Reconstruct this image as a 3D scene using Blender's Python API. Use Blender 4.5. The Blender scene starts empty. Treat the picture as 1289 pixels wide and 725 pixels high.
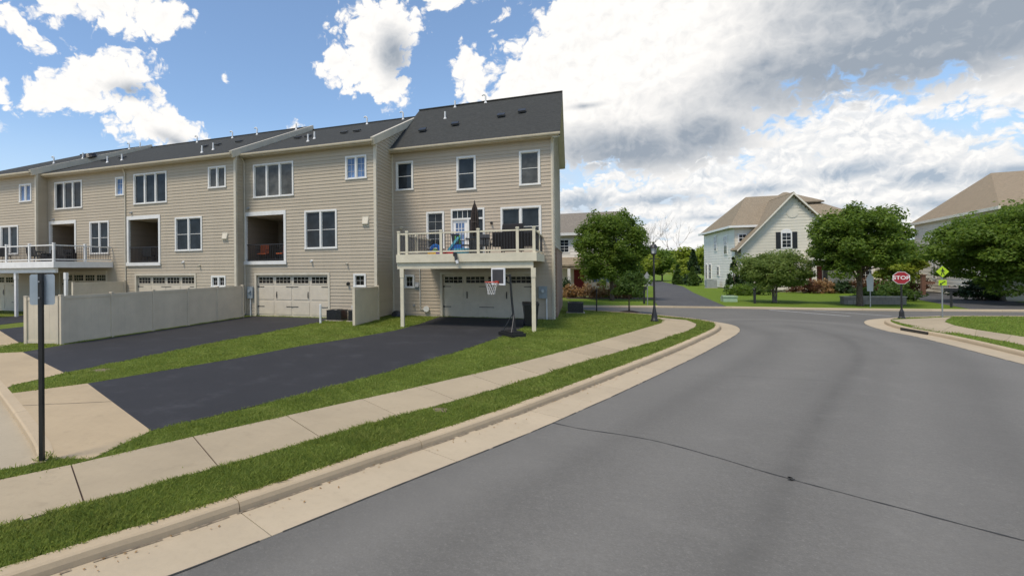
import bpy, bmesh, math, random
import numpy as np
from mathutils import Vector, Matrix
from mathutils.geometry import tessellate_polygon
random.seed(7); rng = np.random.default_rng(7)
R = math.radians
S = bpy.context.scene
COL = S.collection
# ------------------------------------------------------------------ camera
# x runs along the town-house row, y away from the street, z up, metres
cd = bpy.data.cameras.new('camera'); cam = bpy.data.objects.new('camera', cd); COL.objects.link(cam)
cd.sensor_width = 36; cd.lens = 652.5/1289*36
cd.shift_x = (644.5-455.4)/1289; cd.shift_y = -(362.5-335.2)/1289
cd.clip_start = .05; cd.clip_end = 6000
ROLL, PIT, YAW = .0097, -.0052, .395
cam.matrix_world = (Matrix.Translation((0, 0, 2.7)) @ Matrix.Rotation(YAW, 4, 'Z') @
                    Matrix.Rotation(math.pi/2-PIT, 4, 'X') @ Matrix.Rotation(-ROLL, 4, 'Z'))
S.camera = cam
# ------------------------------------------------------------------ light
SUN_EL = R(60)
SUN_AZ = math.atan2(-.87, -.5)           # direction towards the sun in plan (x, y): left and a little to the front
sl = bpy.data.lights.new('sun', 'SUN'); sun = bpy.data.objects.new('sun', sl); COL.objects.link(sun)
sl.energy = 2.1; sl.angle = R(14); sl.color = (1, .89, .74)
sd = Vector((math.cos(SUN_AZ)*math.cos(SUN_EL), math.sin(SUN_AZ)*math.cos(SUN_EL), math.sin(SUN_EL)))
sun.rotation_euler = sd.to_track_quat('Z', 'Y').to_euler()
sun.location = (-30, -10, 60)
S.view_settings.view_transform = 'Standard'; S.view_settings.look = 'None'
S.view_settings.gamma = 1; S.view_settings.use_curve_mapping = False
S.view_settings.exposure = .62
SKY_STR = .115

# ------------------------------------------------------------------ sky with cumulus clouds
W = bpy.data.worlds.new('World'); S.world = W; W.use_nodes = True
W.cycles.sampling_method = 'MANUAL'; W.cycles.sample_map_resolution = 512
CLOUD_W = (5.95, 5.8, 5.6); CLOUD_G = (1.95, 2.25, 2.65)
# azimuth, elevation, half-widths (degrees), tilt, weight
CLOUDS = [
 (-27.5, 25.0, 8.5, 3.0, -6, 1), (-21.5, 24.6, 3.6, 2.0, 0, .95), (-33.5, 21.6, 4.0, 1.6, -38, .9), (-27.0, 18.4, 5.4, 3.2, 10, 1.05), (-31, 16.4, 4, 1.8, 18, .95), (-21.5, 14.4, 5.8, 2.5, -28, 1.05),
 (-37, 16.4, 3.0, 2.0, 0, 1), (-36.5, 12.2, 2.2, 2.0, 0, 1),
 (1.6, 23.6, 4.8, 4.6, 10, 1.1), (-2.2, 21.3, 3.2, 2.4, -10, 1), (3.0, 19.2, 3.0, 1.8, -30, .95), (10.2, 27.2, 3.6, 1.4, 0, .9), (15.6, 25.2, 2.0, .9, 10, .8),
 (11.6, 20.6, 2.2, 2.6, 20, .9), (13.0, 18.6, 3, 2, 0, 1), (19.0, 17.5, 6.0, 4.2, 18, 1.25), (23.5, 19.0, 5.0, 5.4, 20, 1.5), (30, 21.0, 8, 7, 0, 1.7), (40, 21.0, 11, 5.6, 0, 1.7), (53, 19.8, 12, 5.2, -4, 1.7),
 (27, 14.0, 7.0, 4.2, -12, 1.45), (33, 13.6, 5.0, 3.6, -10, 1.3), (23, 12.2, 4.5, 2.0, 0, 1),
 (-7.4, 14.9, 1.5, 1.0, 0, .75), (-14.6, 19.6, 1.2, .8, 0, .72),
]
BOOST = .22
GREYS = [
 (-24.0, 17.7, 2.6, 1.1, 0, .8), (-19.6, 13.2, 3.2, .9, -22, .75), (3.8, 22.4, 2.2, 2.8, 20, .95), (-31, 25.5, 3, .6, 0, .4),
 (48, 15.9, 12, 2.6, 3, 1.5), (56, 16.6, 9, 3.0, 0, 1.3), (50, 20.0, 11.5, 5.2, 0, 1.2), (38, 17.0, 4, 2.6, 20, .7), (27, 11.4, 7.5, 2.3, -4, 1.2), (33.5, 11.9, 4.5, 2.6, 0, 1.05), (23.5, 15.9, 2.6, .5, 0, .55),
]
LOW = [
 (42.6, 10.2, 2.9, 2.8, 10, 1.3), (45.6, 9.6, 3.2, 2.4, 0, 1.25), (39.5, 8.6, 3.6, 2.2, 0, 1.2), (48.2, 8.4, 2.4, 1.4, 0, .95), (44, 6.6, 10, 2.6, 0, 1.3), (52.6, 11.8, 3.6, 2.4, -14, 1.1), (55, 7.2, 5, 2.2, 0, 1),
 (33.5, 7.8, 5.5, 1.9, 3, 1.2), (25, 7.2, 4.5, 2.4, 0, .8), (30, 5.4, 6.5, 1.3, 0, .9), (36, 5.8, 5, 1.3, 0, .85), (41, 4.2, 7, 1.2, 0, .8), (21, 4.2, 4.4, 1.1, 0, .7), (50, 4.4, 7, 1.6, 0, .85), (27, 3.0, 5, .8, 0, .6),
]
LGREY = [(43.5, 7.4, 4.0, 1.1, 0, .75), (47.5, 6.4, 3.0, 1.0, 0, .8), (37.5, 6.6, 3.2, .8, 0, .7), (30, 6.3, 4.5, .8, 0, .8), (23, 6.4, 3.4, 1.6, 0, .8), (51.5, 6.2, 3.4, .9, 0, .8), (53.5, 10.6, 2.4, .9, -14, .6), (41, 4.6, 5, .6, 0, .6), (48.5, 4.4, 3, .7, 0, .75), (34, 4.4, 4, .5, 0, .5)]
def build_world():
    nt = W.node_tree; N = nt.nodes; L = nt.links; N.clear()
    def nd(t, **k):
        n = N.new(t)
        for a, b in k.items(): setattr(n, a, b)
        return n
    def mth(op, a, b=None, c=None, clamp=False):
        n = nd('ShaderNodeMath', operation=op); n.use_clamp = clamp
        for i, v in enumerate((a, b, c)):
            if v is None: continue
            if isinstance(v, (int, float)): n.inputs[i].default_value = v
            else: L.new(v, n.inputs[i])
        return n.outputs[0]
    add = lambda a, b: mth('ADD', a, b)
    sub = lambda a, b: mth('SUBTRACT', a, b)
    mul = lambda a, b: mth('MULTIPLY', a, b)
    def smooth(v, lo, hi):
        n = nd('ShaderNodeMapRange', interpolation_type='SMOOTHSTEP')
        L.new(v, n.inputs[0]); n.inputs[1].default_value = lo; n.inputs[2].default_value = hi
        return n.outputs[0]
    def mix(f, a, b, mode='MIX'):
        n = nd('ShaderNodeMix', data_type='RGBA', blend_type=mode)
        if isinstance(f, (int, float)): n.inputs[0].default_value = f
        else: L.new(f, n.inputs[0])
        for s, v in ((6, a), (7, b)):
            if isinstance(v, tuple): n.inputs[s].default_value = (*v, 1)
            else: L.new(v, n.inputs[s])
        return n.outputs[2]
    tc = nd('ShaderNodeTexCoord')
    # azimuth (0 = the way the camera car faces, right positive) and elevation, in degrees
    rot = nd('ShaderNodeVectorRotate', rotation_type='Z_AXIS'); rot.inputs['Angle'].default_value = -YAW
    L.new(tc.outputs['Generated'], rot.inputs['Vector'])
    s2 = nd('ShaderNodeSeparateXYZ'); L.new(rot.outputs[0], s2.inputs[0])
    az = mul(mth('ARCTAN2', s2.outputs[0], s2.outputs[1]), 57.29578)
    el = mul(mth('ARCSINE', mth('MINIMUM', mth('MAXIMUM', s2.outputs[2], -1), 1)), 57.29578)
    cmb = nd('ShaderNodeCombineXYZ'); L.new(az, cmb.inputs[0]); L.new(el, cmb.inputs[1])
    P = cmb.outputs[0]
    def noise(vec, scale, detail=8, rough=.55, dist=0., lac=2.0):
        n = nd('ShaderNodeTexNoise', noise_dimensions='2D'); n.inputs['Scale'].default_value = scale; n.inputs['Detail'].default_value = detail
        n.inputs['Roughness'].default_value = rough; n.inputs['Distortion'].default_value = dist; n.inputs['Lacunarity'].default_value = lac
        L.new(vec, n.inputs['Vector']); return n.outputs['Fac']
    def off(v, x, y, z=0, sx=1, sy=1):
        n = nd('ShaderNodeVectorMath', operation='MULTIPLY_ADD'); L.new(v, n.inputs[0])
        n.inputs[1].default_value = (sx, sy, 1); n.inputs[2].default_value = (x+z*7.3, y+z*3.9, 0); return n.outputs[0]
    # billow the coordinates so outlines curl
    wn = nd('ShaderNodeTexNoise', noise_dimensions='2D'); wn.inputs['Scale'].default_value = .33; wn.inputs['Detail'].default_value = 5; L.new(P, wn.inputs['Vector'])
    wv = nd('ShaderNodeVectorMath', operation='MULTIPLY_ADD'); L.new(wn.outputs['Color'], wv.inputs[0]); wv.inputs[1].default_value = (2.6, 2.0, 0); L.new(P, wv.inputs[2])
    PW = off(wv.outputs[0], -1.3, -1.0)
    def field(blobs, vec, k=.25):
        cur = None
        for (a, e, ra, re, t, w) in blobs:
            m = nd('ShaderNodeMapping', vector_type='TEXTURE'); L.new(vec, m.inputs[0])
            m.inputs['Location'].default_value = (a, e, 0); m.inputs['Rotation'].default_value = (0, 0, R(t))
            m.inputs['Scale'].default_value = (ra, re, 1)
            ln = nd('ShaderNodeVectorMath', operation='LENGTH'); L.new(m.outputs[0], ln.inputs[0])
            d = sub(w+BOOST, ln.outputs['Value'])
            cur = d if cur is None else mth('SMOOTH_MAX', cur, d, k)
        return cur
    def layer(blobs, greys, sc, seed, extra=None, a1=1.5, a2=.9, hi=.24, gbase=.0, rk=.5):
        F = field(blobs, PW)
        if extra is not None: F = mth('MAXIMUM', F, extra)
        def nn(dx, dy):
            big = noise(off(P, dx, dy, seed, 1, 1.25), .17*sc, 4, .5)
            vo = nd('ShaderNodeTexVoronoi', feature='F1', voronoi_dimensions='2D'); vo.inputs['Scale'].default_value = .62*sc
            try: vo.inputs['Detail'].default_value = 3.0; vo.inputs['Roughness'].default_value = .55
            except KeyError: pass
            L.new(off(PW, dx, dy, seed, 1, 1.2), vo.inputs['Vector'])
            fine = noise(off(P, dx, dy, seed+4, 1, 1.3), .5*sc, 8, .6)
            puff = add(mul(sub(big, .5), a1), mul(sub(.45, vo.outputs['Distance']), .6))
            return add(puff, mul(sub(fine, .5), a2)), puff
        n0 = nn(0, 0); n1 = nn(-.35/sc, .8/sc)
        D = add(F, n0[0]); al = smooth(D, .0, hi); th = smooth(D, .05, 1.1)
        G = add(field(greys, P, .35), add(mul(n0[1], .30), mul(n0[0], .08))); g = smooth(G, -.35, 1.15)
        rel = add(mul(sub(n1[1], n0[1]), rk), mul(sub(n1[0], n0[0]), .05))
        g = mth('ADD', add(g, gbase), mul(rel, add(.25, mul(th, .75))), None, True)
        return al, g
    # clouds in the rest of the sky
    oth = sub(mul(noise(off(P, 31, 7, 0, 1, 1.7), .05, 3), 4.2), 2.2)
    aw = smooth(mth('ABSOLUTE', sub(az, 8)), 54, 68); hi = smooth(el, 34, 43)
    oth = sub(oth, mul(sub(1, mth('MAXIMUM', aw, hi)), 6))
    sky = nd('ShaderNodeTexSky', sky_type='NISHITA'); sky.sun_disc = False
    sky.sun_elevation = SUN_EL; sky.sun_rotation = math.pi/2-SUN_AZ; sky.altitude = 100
    sky.air_density = 1.0; sky.dust_density = .4; sky.ozone_density = 2.2
    hs = nd('ShaderNodeHueSaturation'); hs.inputs['Saturation'].default_value = 1.08; L.new(sky.outputs[0], hs.inputs['Color'])
    skyc = mix(add(mul(smooth(el, 17, 1), .74), .1), hs.outputs[0], (3.5, 4.4, 5.4))
    # broken low cloud towards the horizon on the right, thinner on the left
    band = mul(sub(noise(off(P, 3, 5, 1.7, .55, 2.6), .23, 7, .62), .5), 3.4)
    band = add(band, sub(.78, mul(mth('ABSOLUTE', sub(el, 5.2)), .14)))
    band = sub(band, mul(smooth(az, 16, 8), 1.2))
    st = smooth(add(mul(sub(noise(off(P, 9, 2, 2.2, .5, 1.6), .16, 5, .55), .5), 2.2), sub(1.0, mul(mth('ABSOLUTE', sub(el, 4.6)), .15))), .0, .8)
    skyc = mix(mul(mul(st, smooth(az, 10, 20)), .78), skyc, (3.7, 4.15, 4.7))
    la, lg = layer(LOW, LGREY, 1.5, 9.1, band, 1.1, .6, .40, .16, .8)
    col = mix(mul(la, .93), skyc, mix(lg, CLOUD_W, (2.3, 2.75, 3.3)))
    ua, ug = layer(CLOUDS, GREYS, 1.0, 3.3, oth, 1.25, .62, .36, .0, .34)
    col = mix(ua, col, mix(ug, CLOUD_W, CLOUD_G))
    bg = nd('ShaderNodeBackground'); bg.inputs[1].default_value = SKY_STR; L.new(col, bg.inputs[0])
    out = nd('ShaderNodeOutputWorld'); L.new(bg.outputs[0], out.inputs[0])
build_world()

# ------------------------------------------------------------------ materials
def base(name):
    m = bpy.data.materials.new(name); m.use_nodes = True
    nt = m.node_tree; b = nt.nodes['Principled BSDF']
    return m, nt, b
def lnk(nt, a, b): nt.links.new(a, b)
def texco(nt): 
    t = nt.nodes.new('ShaderNodeTexCoord'); return t.outputs['Object']
def nnoise(nt, scale, detail=5, rough=.6, vec=None):
    n = nt.nodes.new('ShaderNodeTexNoise'); n.inputs['Scale'].default_value = scale
    n.inputs['Detail'].default_value = detail; n.inputs['Roughness'].default_value = rough
    nt.links.new(vec if vec else texco(nt), n.inputs['Vector']); return n.outputs['Fac']
def nmix(nt, f, a, b, mode='MIX'):
    n = nt.nodes.new('ShaderNodeMix'); n.data_type = 'RGBA'; n.blend_type = mode
    if isinstance(f, (int, float)): n.inputs[0].default_value = f
    else: nt.links.new(f, n.inputs[0])
    for s, v in ((6, a), (7, b)):
        if isinstance(v, tuple): n.inputs[s].default_value = (*v[:3], 1)
        else: nt.links.new(v, n.inputs[s])
    return n.outputs[2]
def nrange(nt, v, a, b, c=0., d=1., smooth=False):
    n = nt.nodes.new('ShaderNodeMapRange'); nt.links.new(v, n.inputs[0])
    if smooth: n.interpolation_type = 'SMOOTHSTEP'
    for i, x in enumerate((a, b, c, d)): n.inputs[i+1].default_value = x
    return n.outputs[0]
def nbump(nt, b, h, strength=.3, dist=.02):
    n = nt.nodes.new('ShaderNodeBump'); n.inputs['Strength'].default_value = strength; n.inputs['Distance'].default_value = dist
    nt.links.new(h, n.inputs['Height']); nt.links.new(n.outputs[0], b.inputs['Normal'])
def mat(name, col, rough=.6, var=.12, scale=3., metal=0., bump=0., bscale=40., island=0., spec=.5):
    """plain painted/moulded surface with uneven tone, a little dirt and optional grain"""
    m, nt, b = base(name)
    dk = tuple(c*(1-var*1.6) for c in col); lt = tuple(min(1, c*(1+var)) for c in col)
    f = nrange(nt, nnoise(nt, scale, 6), .3, .7)
    c = nmix(nt, f, dk, lt)
    if island:
        g = nt.nodes.new('ShaderNodeNewGeometry')
        c = nmix(nt, island, c, nmix(nt, g.outputs['Random Per Island'], tuple(x*.55 for x in col), tuple(min(1, x*1.4) for x in col)))
    lnk(nt, c, b.inputs['Base Color'])
    b.inputs['Roughness'].default_value = rough; b.inputs['Metallic'].default_value = metal
    b.inputs['Specular IOR Level'].default_value = spec
    if bump: nbump(nt, b, nnoise(nt, bscale, 4), bump, .01)
    return m
M = {}
def siding_mat(name, col):
    m, nt, b = base(name)
    mp = nt.nodes.new('ShaderNodeMapping'); mp.inputs['Scale'].default_value = (1, 1, .25); lnk(nt, texco(nt), mp.inputs[0])
    f = nrange(nt, nnoise(nt, .9, 6, .6, mp.outputs[0]), .3, .7)
    m2 = nt.nodes.new('ShaderNodeMapping'); m2.inputs['Scale'].default_value = (2.4, 2.4, .12); lnk(nt, texco(nt), m2.inputs[0])
    stk = nrange(nt, nnoise(nt, 1.3, 5, .7, m2.outputs[0]), .5, .75, smooth=True)
    g = nt.nodes.new('ShaderNodeNewGeometry')
    c = nmix(nt, f, tuple(x*.93 for x in col), tuple(x*1.05 for x in col))
    c = nmix(nt, .18, c, nmix(nt, g.outputs['Random Per Island'], tuple(x*.78 for x in col), tuple(min(1, x*1.2) for x in col)))
    c = nmix(nt, nrange(nt, stk, 0, 1, 0, .22), c, tuple(x*.68 for x in col))
    lnk(nt, c, b.inputs['Base Color']); b.inputs['Roughness'].default_value = .55; b.inputs['Specular IOR Level'].default_value = .3
    return m
M['siding'] = siding_mat('beige vinyl siding', (.455, .392, .295))
M['siding_pink'] = siding_mat('warm beige vinyl siding', (.475, .402, .308))
M['siding_pale'] = siding_mat('pale siding', (.84, .80, .71))  # paleness includes the sunlight on the gable house side wall
M['siding_cream'] = siding_mat('cream siding', (.74, .69, .58))
M['siding_grey'] = siding_mat('grey green siding', (.68, .64, .53))
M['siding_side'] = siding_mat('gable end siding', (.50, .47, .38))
M['siding_balcony'] = siding_mat('shade darkened balcony siding', (.23, .19, .145))  # siding colour darkened so the recessed balconies look shaded
M['trim'] = mat('white window trim', (.74, .73, .69), .45, .05)
M['trim_beige'] = mat('beige trim', (.60, .545, .43), .5, .06)
M['deck_trim'] = mat('cream deck wood', (.66, .60, .45), .55, .08, 2)
M['gutter'] = mat('tan aluminium gutter', (.53, .46, .33), .4, .06)
M['door'] = mat('almond garage door', (.62, .55, .43), .5, .05)
M['white'] = mat('white vinyl', (.80, .79, .76), .45, .05)
M['fence'] = mat('almond vinyl fence', (.62, .54, .41), .45, .07, 1.2)
M['black'] = mat('black paint', (.018, .018, .019), .4, .2, 8)
M['dark'] = mat('dark metal', (.03, .03, .032), .45, .2, 8)
M['darkin'] = mat('dark interior', (.06, .052, .045), .8, .1)
M['deckboard'] = mat('deck boards', (.36, .30, .23), .7, .15, 4)
M['grey'] = mat('grey plastic', (.33, .35, .36), .5, .1)
M['meter'] = mat('grey meter enamel', (.28, .32, .34), .45, .1)
M['pvc'] = mat('white pvc pipe', (.72, .72, .70), .45, .08)
M['alu'] = mat('weathered aluminium', (.42, .46, .50), .35, .08, 5, metal=.65)
M['galv'] = mat('galvanised steel', (.36, .37, .38), .45, .12, 6, metal=.6)
M['signgrey'] = mat('pale grey sign face', (.52, .52, .50), .5, .06)
M['red'] = mat('red sign paint', (.30, .012, .022), .45, .08, 6)
M['signwhite'] = mat('white sign paint', (.78, .78, .78), .5, .04)
M['lime'] = mat('fluorescent yellow green sign', (.50, .70, .02), .45, .05)
M['umbrella'] = mat('grey brown umbrella cloth', (.06, .045, .038), .85, .25, 12)
M['cover'] = mat('black grill cover', (.007, .006, .007), .9, .25, 6)
M['orange'] = mat('orange cloth', (.42, .085, .02), .8, .15, 9)
M['blue'] = mat('blue plastic', (.03, .16, .50), .35, .1)
M['yellow'] = mat('yellow plastic', (.75, .42, .03), .4, .1)
M['greenplastic'] = mat('green plastic', (.16, .42, .10), .4, .1)
M['redplastic'] = mat('red plastic', (.55, .04, .04), .4, .1)
M['cyan'] = mat('light blue plastic', (.12, .45, .58), .4, .1)
M['purple'] = mat('purple plastic', (.14, .05, .25), .4, .1)
M['rim'] = mat('orange red rim', (.55, .05, .03), .4, .1)
M['net'] = mat('white net cord', (.72, .70, .68), .9, .1)
M['bark'] = mat('bark', (.13, .095, .07), .9, .35, 9, bump=.5, bscale=14)
M['barkgrey'] = mat('grey bark', (.20, .17, .14), .9, .3, 9, bump=.5, bscale=14)
M['utility'] = mat('pale green utility box', (.34, .46, .32), .5, .1)
M['reddoor'] = mat('red brown front door', (.16, .035, .02), .45, .1)
M['stonewall'] = None
M['path'] = mat('concrete path', (.42, .37, .30), .8, .1, 4)
M['maroon'] = mat('dark red door', (.17, .012, .015), .5, .1)
M['rust'] = mat('brown wood post', (.16, .08, .05), .8, .2, 6)
M['mulch'] = mat('dark mulch', (.055, .035, .025), .95, .4, 10, bump=.6, bscale=30)

def concrete(name, col, island=.25):
    m, nt, b = base(name)
    f = nrange(nt, nnoise(nt, .7, 7, .65), .3, .7)
    c = nmix(nt, f, tuple(x*.86 for x in col), tuple(x*1.1 for x in col))
    st = nrange(nt, nnoise(nt, 2.6, 8, .7), .56, .74, smooth=True)
    c = nmix(nt, nrange(nt, st, 0, 1, 0, .5), c, tuple(x*.6 for x in col))
    s3 = nrange(nt, nnoise(nt, 11, 6, .75), .5, .7)
    c = nmix(nt, nrange(nt, s3, 0, 1, 0, .3), c, tuple(x*.7 for x in col))
    sp = nrange(nt, nnoise(nt, 90, 3, .7), .35, .7)
    c = nmix(nt, nrange(nt, sp, 0, 1, 0, .22), c, tuple(x*.68 for x in col))
    g = nt.nodes.new('ShaderNodeNewGeometry')
    c = nmix(nt, island, c, nmix(nt, g.outputs['Random Per Island'], tuple(x*.80 for x in col), tuple(x*1.18 for x in col)))
    lnk(nt, c, b.inputs['Base Color']); b.inputs['Roughness'].default_value = .85; b.inputs['Specular IOR Level'].default_value = .25
    nbump(nt, b, nnoise(nt, 120, 4), .25, .004)
    return m
M['walk'] = concrete('sidewalk concrete', (.40, .328, .222))
M['gutterpan'] = concrete('gutter concrete', (.46, .38, .265))
M['kerb'] = concrete('kerb concrete', (.47, .375, .25))
M['apron'] = concrete('apron concrete', (.44, .345, .22))
M['alley'] = concrete('alley concrete', (.39, .33, .235))

def asphalt(name, col, attr=False):
    m, nt, b = base(name)
    f = nrange(nt, nnoise(nt, .35, 7, .62), .3, .7)
    c = nmix(nt, f, tuple(x*.84 for x in col), tuple(x*1.13 for x in col))
    sp = nrange(nt, nnoise(nt, 75, 3, .8), .3, .7)
    c = nmix(nt, nrange(nt, sp, 0, 1, 0, .5), c, tuple(x*.5 for x in col))
    sp2 = nrange(nt, nnoise(nt, 130, 2, .8), .58, .72)
    c = nmix(nt, nrange(nt, sp2, 0, 1, 0, .5), c, tuple(min(1, x*2.1) for x in col))
    if attr:
        for sc_, k_ in ((9, .42), (30, .62)):
            c = nmix(nt, nrange(nt, nnoise(nt, sc_, 4, .8), .36, .64, 0, k_), c, tuple(x*.5 for x in col))
            c = nmix(nt, nrange(nt, nnoise(nt, sc_*1.37, 3, .8), .58, .72, 0, k_), c, tuple(x*1.6 for x in col))
    bl = nrange(nt, nnoise(nt, .9, 7, .72), .5, .72, smooth=True)
    c = nmix(nt, nrange(nt, bl, 0, 1, 0, .2 if attr else .5), c, tuple(x*(1.4 if attr else 2.0) for x in col))
    cp = nrange(nt, nnoise(nt, 14, 5, .75), .35, .68)
    c = nmix(nt, nrange(nt, cp, 0, 1, 0, .3), c, tuple(x*.66 for x in col))
    if attr:
        a = nt.nodes.new('ShaderNodeAttribute'); a.attribute_name = 'wear'
        sep = nt.nodes.new('ShaderNodeSeparateColor'); lnk(nt, a.outputs['Color'], sep.inputs[0])
        wn = nt.nodes.new('ShaderNodeMath'); wn.operation = 'MULTIPLY'; lnk(nt, sep.outputs[0], wn.inputs[0]); lnk(nt, nrange(nt, nnoise(nt, 2.2, 7, .75), .3, .66, .25, 1.15), wn.inputs[1])
        c = nmix(nt, nrange(nt, wn.outputs[0], 0, 1, 0, .62), c, tuple(x*.42 for x in col))
        mo = nt.nodes.new('ShaderNodeMath'); mo.operation = 'MULTIPLY'; lnk(nt, sep.outputs[2], mo.inputs[0]); lnk(nt, nrange(nt, nnoise(nt, .45, 6, .7), .3, .62, .1, 1.2), mo.inputs[1])
        c = nmix(nt, nrange(nt, mo.outputs[0], .25, 1., 0, .75), c, tuple(x*.6 for x in col))
        c = nmix(nt, nrange(nt, sep.outputs[1], 0, 1, 0, .4), c, tuple(x*1.3 for x in col))
    lnk(nt, c, b.inputs['Base Color']); b.inputs['Roughness'].default_value = .8; b.inputs['Specular IOR Level'].default_value = .3
    nbump(nt, b, nnoise(nt, 110, 3), .35, .005)
    return m
M['road'] = asphalt('weathered grey asphalt', (.20, .192, .172), True)
M['drive'] = asphalt('black sealed asphalt', (.034, .034, .037))
M['drivegrey'] = asphalt('grey driveway asphalt', (.085, .085, .088))
M['crack'] = mat('tar filled crack', (.035, .034, .032), .7, .3, 20)
M['linewhite'] = mat('worn white road paint', (.40, .40, .39), .8, .25, 12)
def grassmat(name, col, col2):
    m, nt, b = base(name)
    f = nrange(nt, nnoise(nt, .5, 6, .65), .3, .7)
    c = nmix(nt, f, col, col2)
    f2 = nrange(nt, nnoise(nt, 22, 4, .75), .3, .72)
    c = nmix(nt, nrange(nt, f2, 0, 1, 0, .6), c, tuple(x*.35 for x in col))
    f3 = nrange(nt, nnoise(nt, 1.3, 5, .7), .58, .76, smooth=True)
    c = nmix(nt, nrange(nt, f3, 0, 1, 0, .35), c, (.16, .15, .045))
    lnk(nt, c, b.inputs['Base Color']); b.inputs['Roughness'].default_value = .9; b.inputs['Specular IOR Level'].default_value = .15
    nbump(nt, b, nnoise(nt, 45, 4, .75), .8, .05)
    return m
M['lawn'] = grassmat('lawn', (.15, .20, .03), (.20, .245, .045))
M['lawnfar'] = grassmat('bright lawn', (.14, .215, .02), (.17, .26, .028))  # sunlight on the far lawns is put into this green
def leafmat(name, c0, c1, trans=.45, dry=None):
    m, nt, b = base(name)
    g = nt.nodes.new('ShaderNodeNewGeometry')
    c = nmix(nt, g.outputs['Random Per Island'], c0, c1)
    c = nmix(nt, nrange(nt, nnoise(nt, .9, 3), .35, .65, 0, .45), c, tuple(x*.6 for x in c0))
    if dry: c = nmix(nt, nrange(nt, nnoise(nt, .8, 6, .7), .52, .68, 0, .6), c, dry)
    lnk(nt, c, b.inputs['Base Color']); b.inputs['Roughness'].default_value = .55; b.inputs['Specular IOR Level'].default_value = .3
    t = nt.nodes.new('ShaderNodeBsdfTranslucent'); lnk(nt, nmix(nt, .5, c, tuple(min(1, x*1.6) for x in c1)), t.inputs[0])
    mx = nt.nodes.new('ShaderNodeMixShader'); mx.inputs[0].default_value = trans
    lnk(nt, b.outputs[0], mx.inputs[1]); lnk(nt, t.outputs[0], mx.inputs[2])
    lnk(nt, mx.outputs[0], nt.nodes['Material Output'].inputs[0])
    return m
M['leaf'] = leafmat('maple leaves', (.08, .14, .016), (.185, .27, .035))
M['leaf_dark'] = leafmat('dark leaves', (.05, .10, .018), (.12, .19, .035))
M['leaf_light'] = leafmat('dogwood leaves', (.11, .17, .028), (.24, .31, .08))
M['leaf_yellow'] = leafmat('yellow green leaves', (.20, .26, .025), (.34, .40, .05))
M['leaf_conifer'] = leafmat('conifer needles', (.018, .042, .012), (.045, .085, .02), .15)
M['leaf_red'] = leafmat('red shrub leaves', (.10, .045, .028), (.19, .10, .05))
M['leaf_tan'] = leafmat('orange tan shrub leaves', (.30, .17, .07), (.46, .31, .15))
M['petal'] = leafmat('pale blossom', (.45, .48, .36), (.62, .62, .52))
M['blade'] = leafmat('grass blades', (.17, .235, .03), (.31, .37, .085), .45, (.32, .32, .09))
def shingles(name, col):
    m, nt, b = base(name)
    br = nt.nodes.new('ShaderNodeTexBrick'); mp = nt.nodes.new('ShaderNodeMapping')
    lnk(nt, texco(nt), mp.inputs[0]); mp.inputs['Scale'].default_value = (1, 1.35, 0)
    lnk(nt, mp.outputs[0], br.inputs[0]); br.inputs['Scale'].default_value = 4
    br.inputs['Color1'].default_value = (*[x*.72 for x in col], 1); br.inputs['Color2'].default_value = (*[x*1.25 for x in col], 1)
    br.inputs['Mortar'].default_value = (*[x*.4 for x in col], 1); br.inputs['Mortar Size'].default_value = .012
    f = nrange(nt, nnoise(nt, .8, 7, .65), .3, .7)
    c = nmix(nt, nrange(nt, f, 0, 1, 0, .5), br.outputs[0], tuple(x*.8 for x in col))
    lnk(nt, nmix(nt, nrange(nt, nnoise(nt, 30, 3, .8), .35, .7, 0, .4), c, tuple(x*1.35 for x in col)), b.inputs['Base Color'])
    b.inputs['Roughness'].default_value = .95; b.inputs['Specular IOR Level'].default_value = .12
    nbump(nt, b, br.outputs['Fac'], -.4, .02)
    return m
M['shingle'] = shingles('charcoal shingles', (.056, .058, .055))
M['shingle_brown'] = shingles('brown shingles', (.27, .222, .158))
M['shingle_grey'] = shingles('grey tan shingles', (.22, .195, .16))
M['shingle_tan'] = shingles('tan shingles', (.29, .232, .16))
def brickmat(name, c1, c2, mort, axis='YZ', sc=4.2, ratio=.28):
    m, nt, b = base(name)
    sp = nt.nodes.new('ShaderNodeSeparateXYZ'); lnk(nt, texco(nt), sp.inputs[0])
    cb = nt.nodes.new('ShaderNodeCombineXYZ'); lnk(nt, sp.outputs['XYZ'.index(axis[0])], cb.inputs[0]); lnk(nt, sp.outputs['XYZ'.index(axis[1])], cb.inputs[1])
    br = nt.nodes.new('ShaderNodeTexBrick'); lnk(nt, cb.outputs[0], br.inputs[0]); br.inputs['Scale'].default_value = sc
    br.inputs['Row Height'].default_value = ratio; br.inputs['Color1'].default_value = (*c1, 1); br.inputs['Color2'].default_value = (*c2, 1)
    br.inputs['Mortar'].default_value = (*mort, 1); br.inputs['Mortar Size'].default_value = .018
    lnk(nt, nmix(nt, nrange(nt, nnoise(nt, 1.2, 6), .3, .7, 0, .4), br.outputs[0], tuple(x*.7 for x in c1)), b.inputs['Base Color'])
    b.inputs['Roughness'].default_value = .9; nbump(nt, b, br.outputs['Fac'], -.5, .02)
    return m
M['brick'] = brickmat('blended brick', (.27, .16, .115), (.36, .245, .175), (.36, .32, .27))
M['stonewall'] = brickmat('grey stone block', (.24, .215, .18), (.33, .30, .255), (.17, .15, .13), 'XZ', 1.6, .45)
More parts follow.
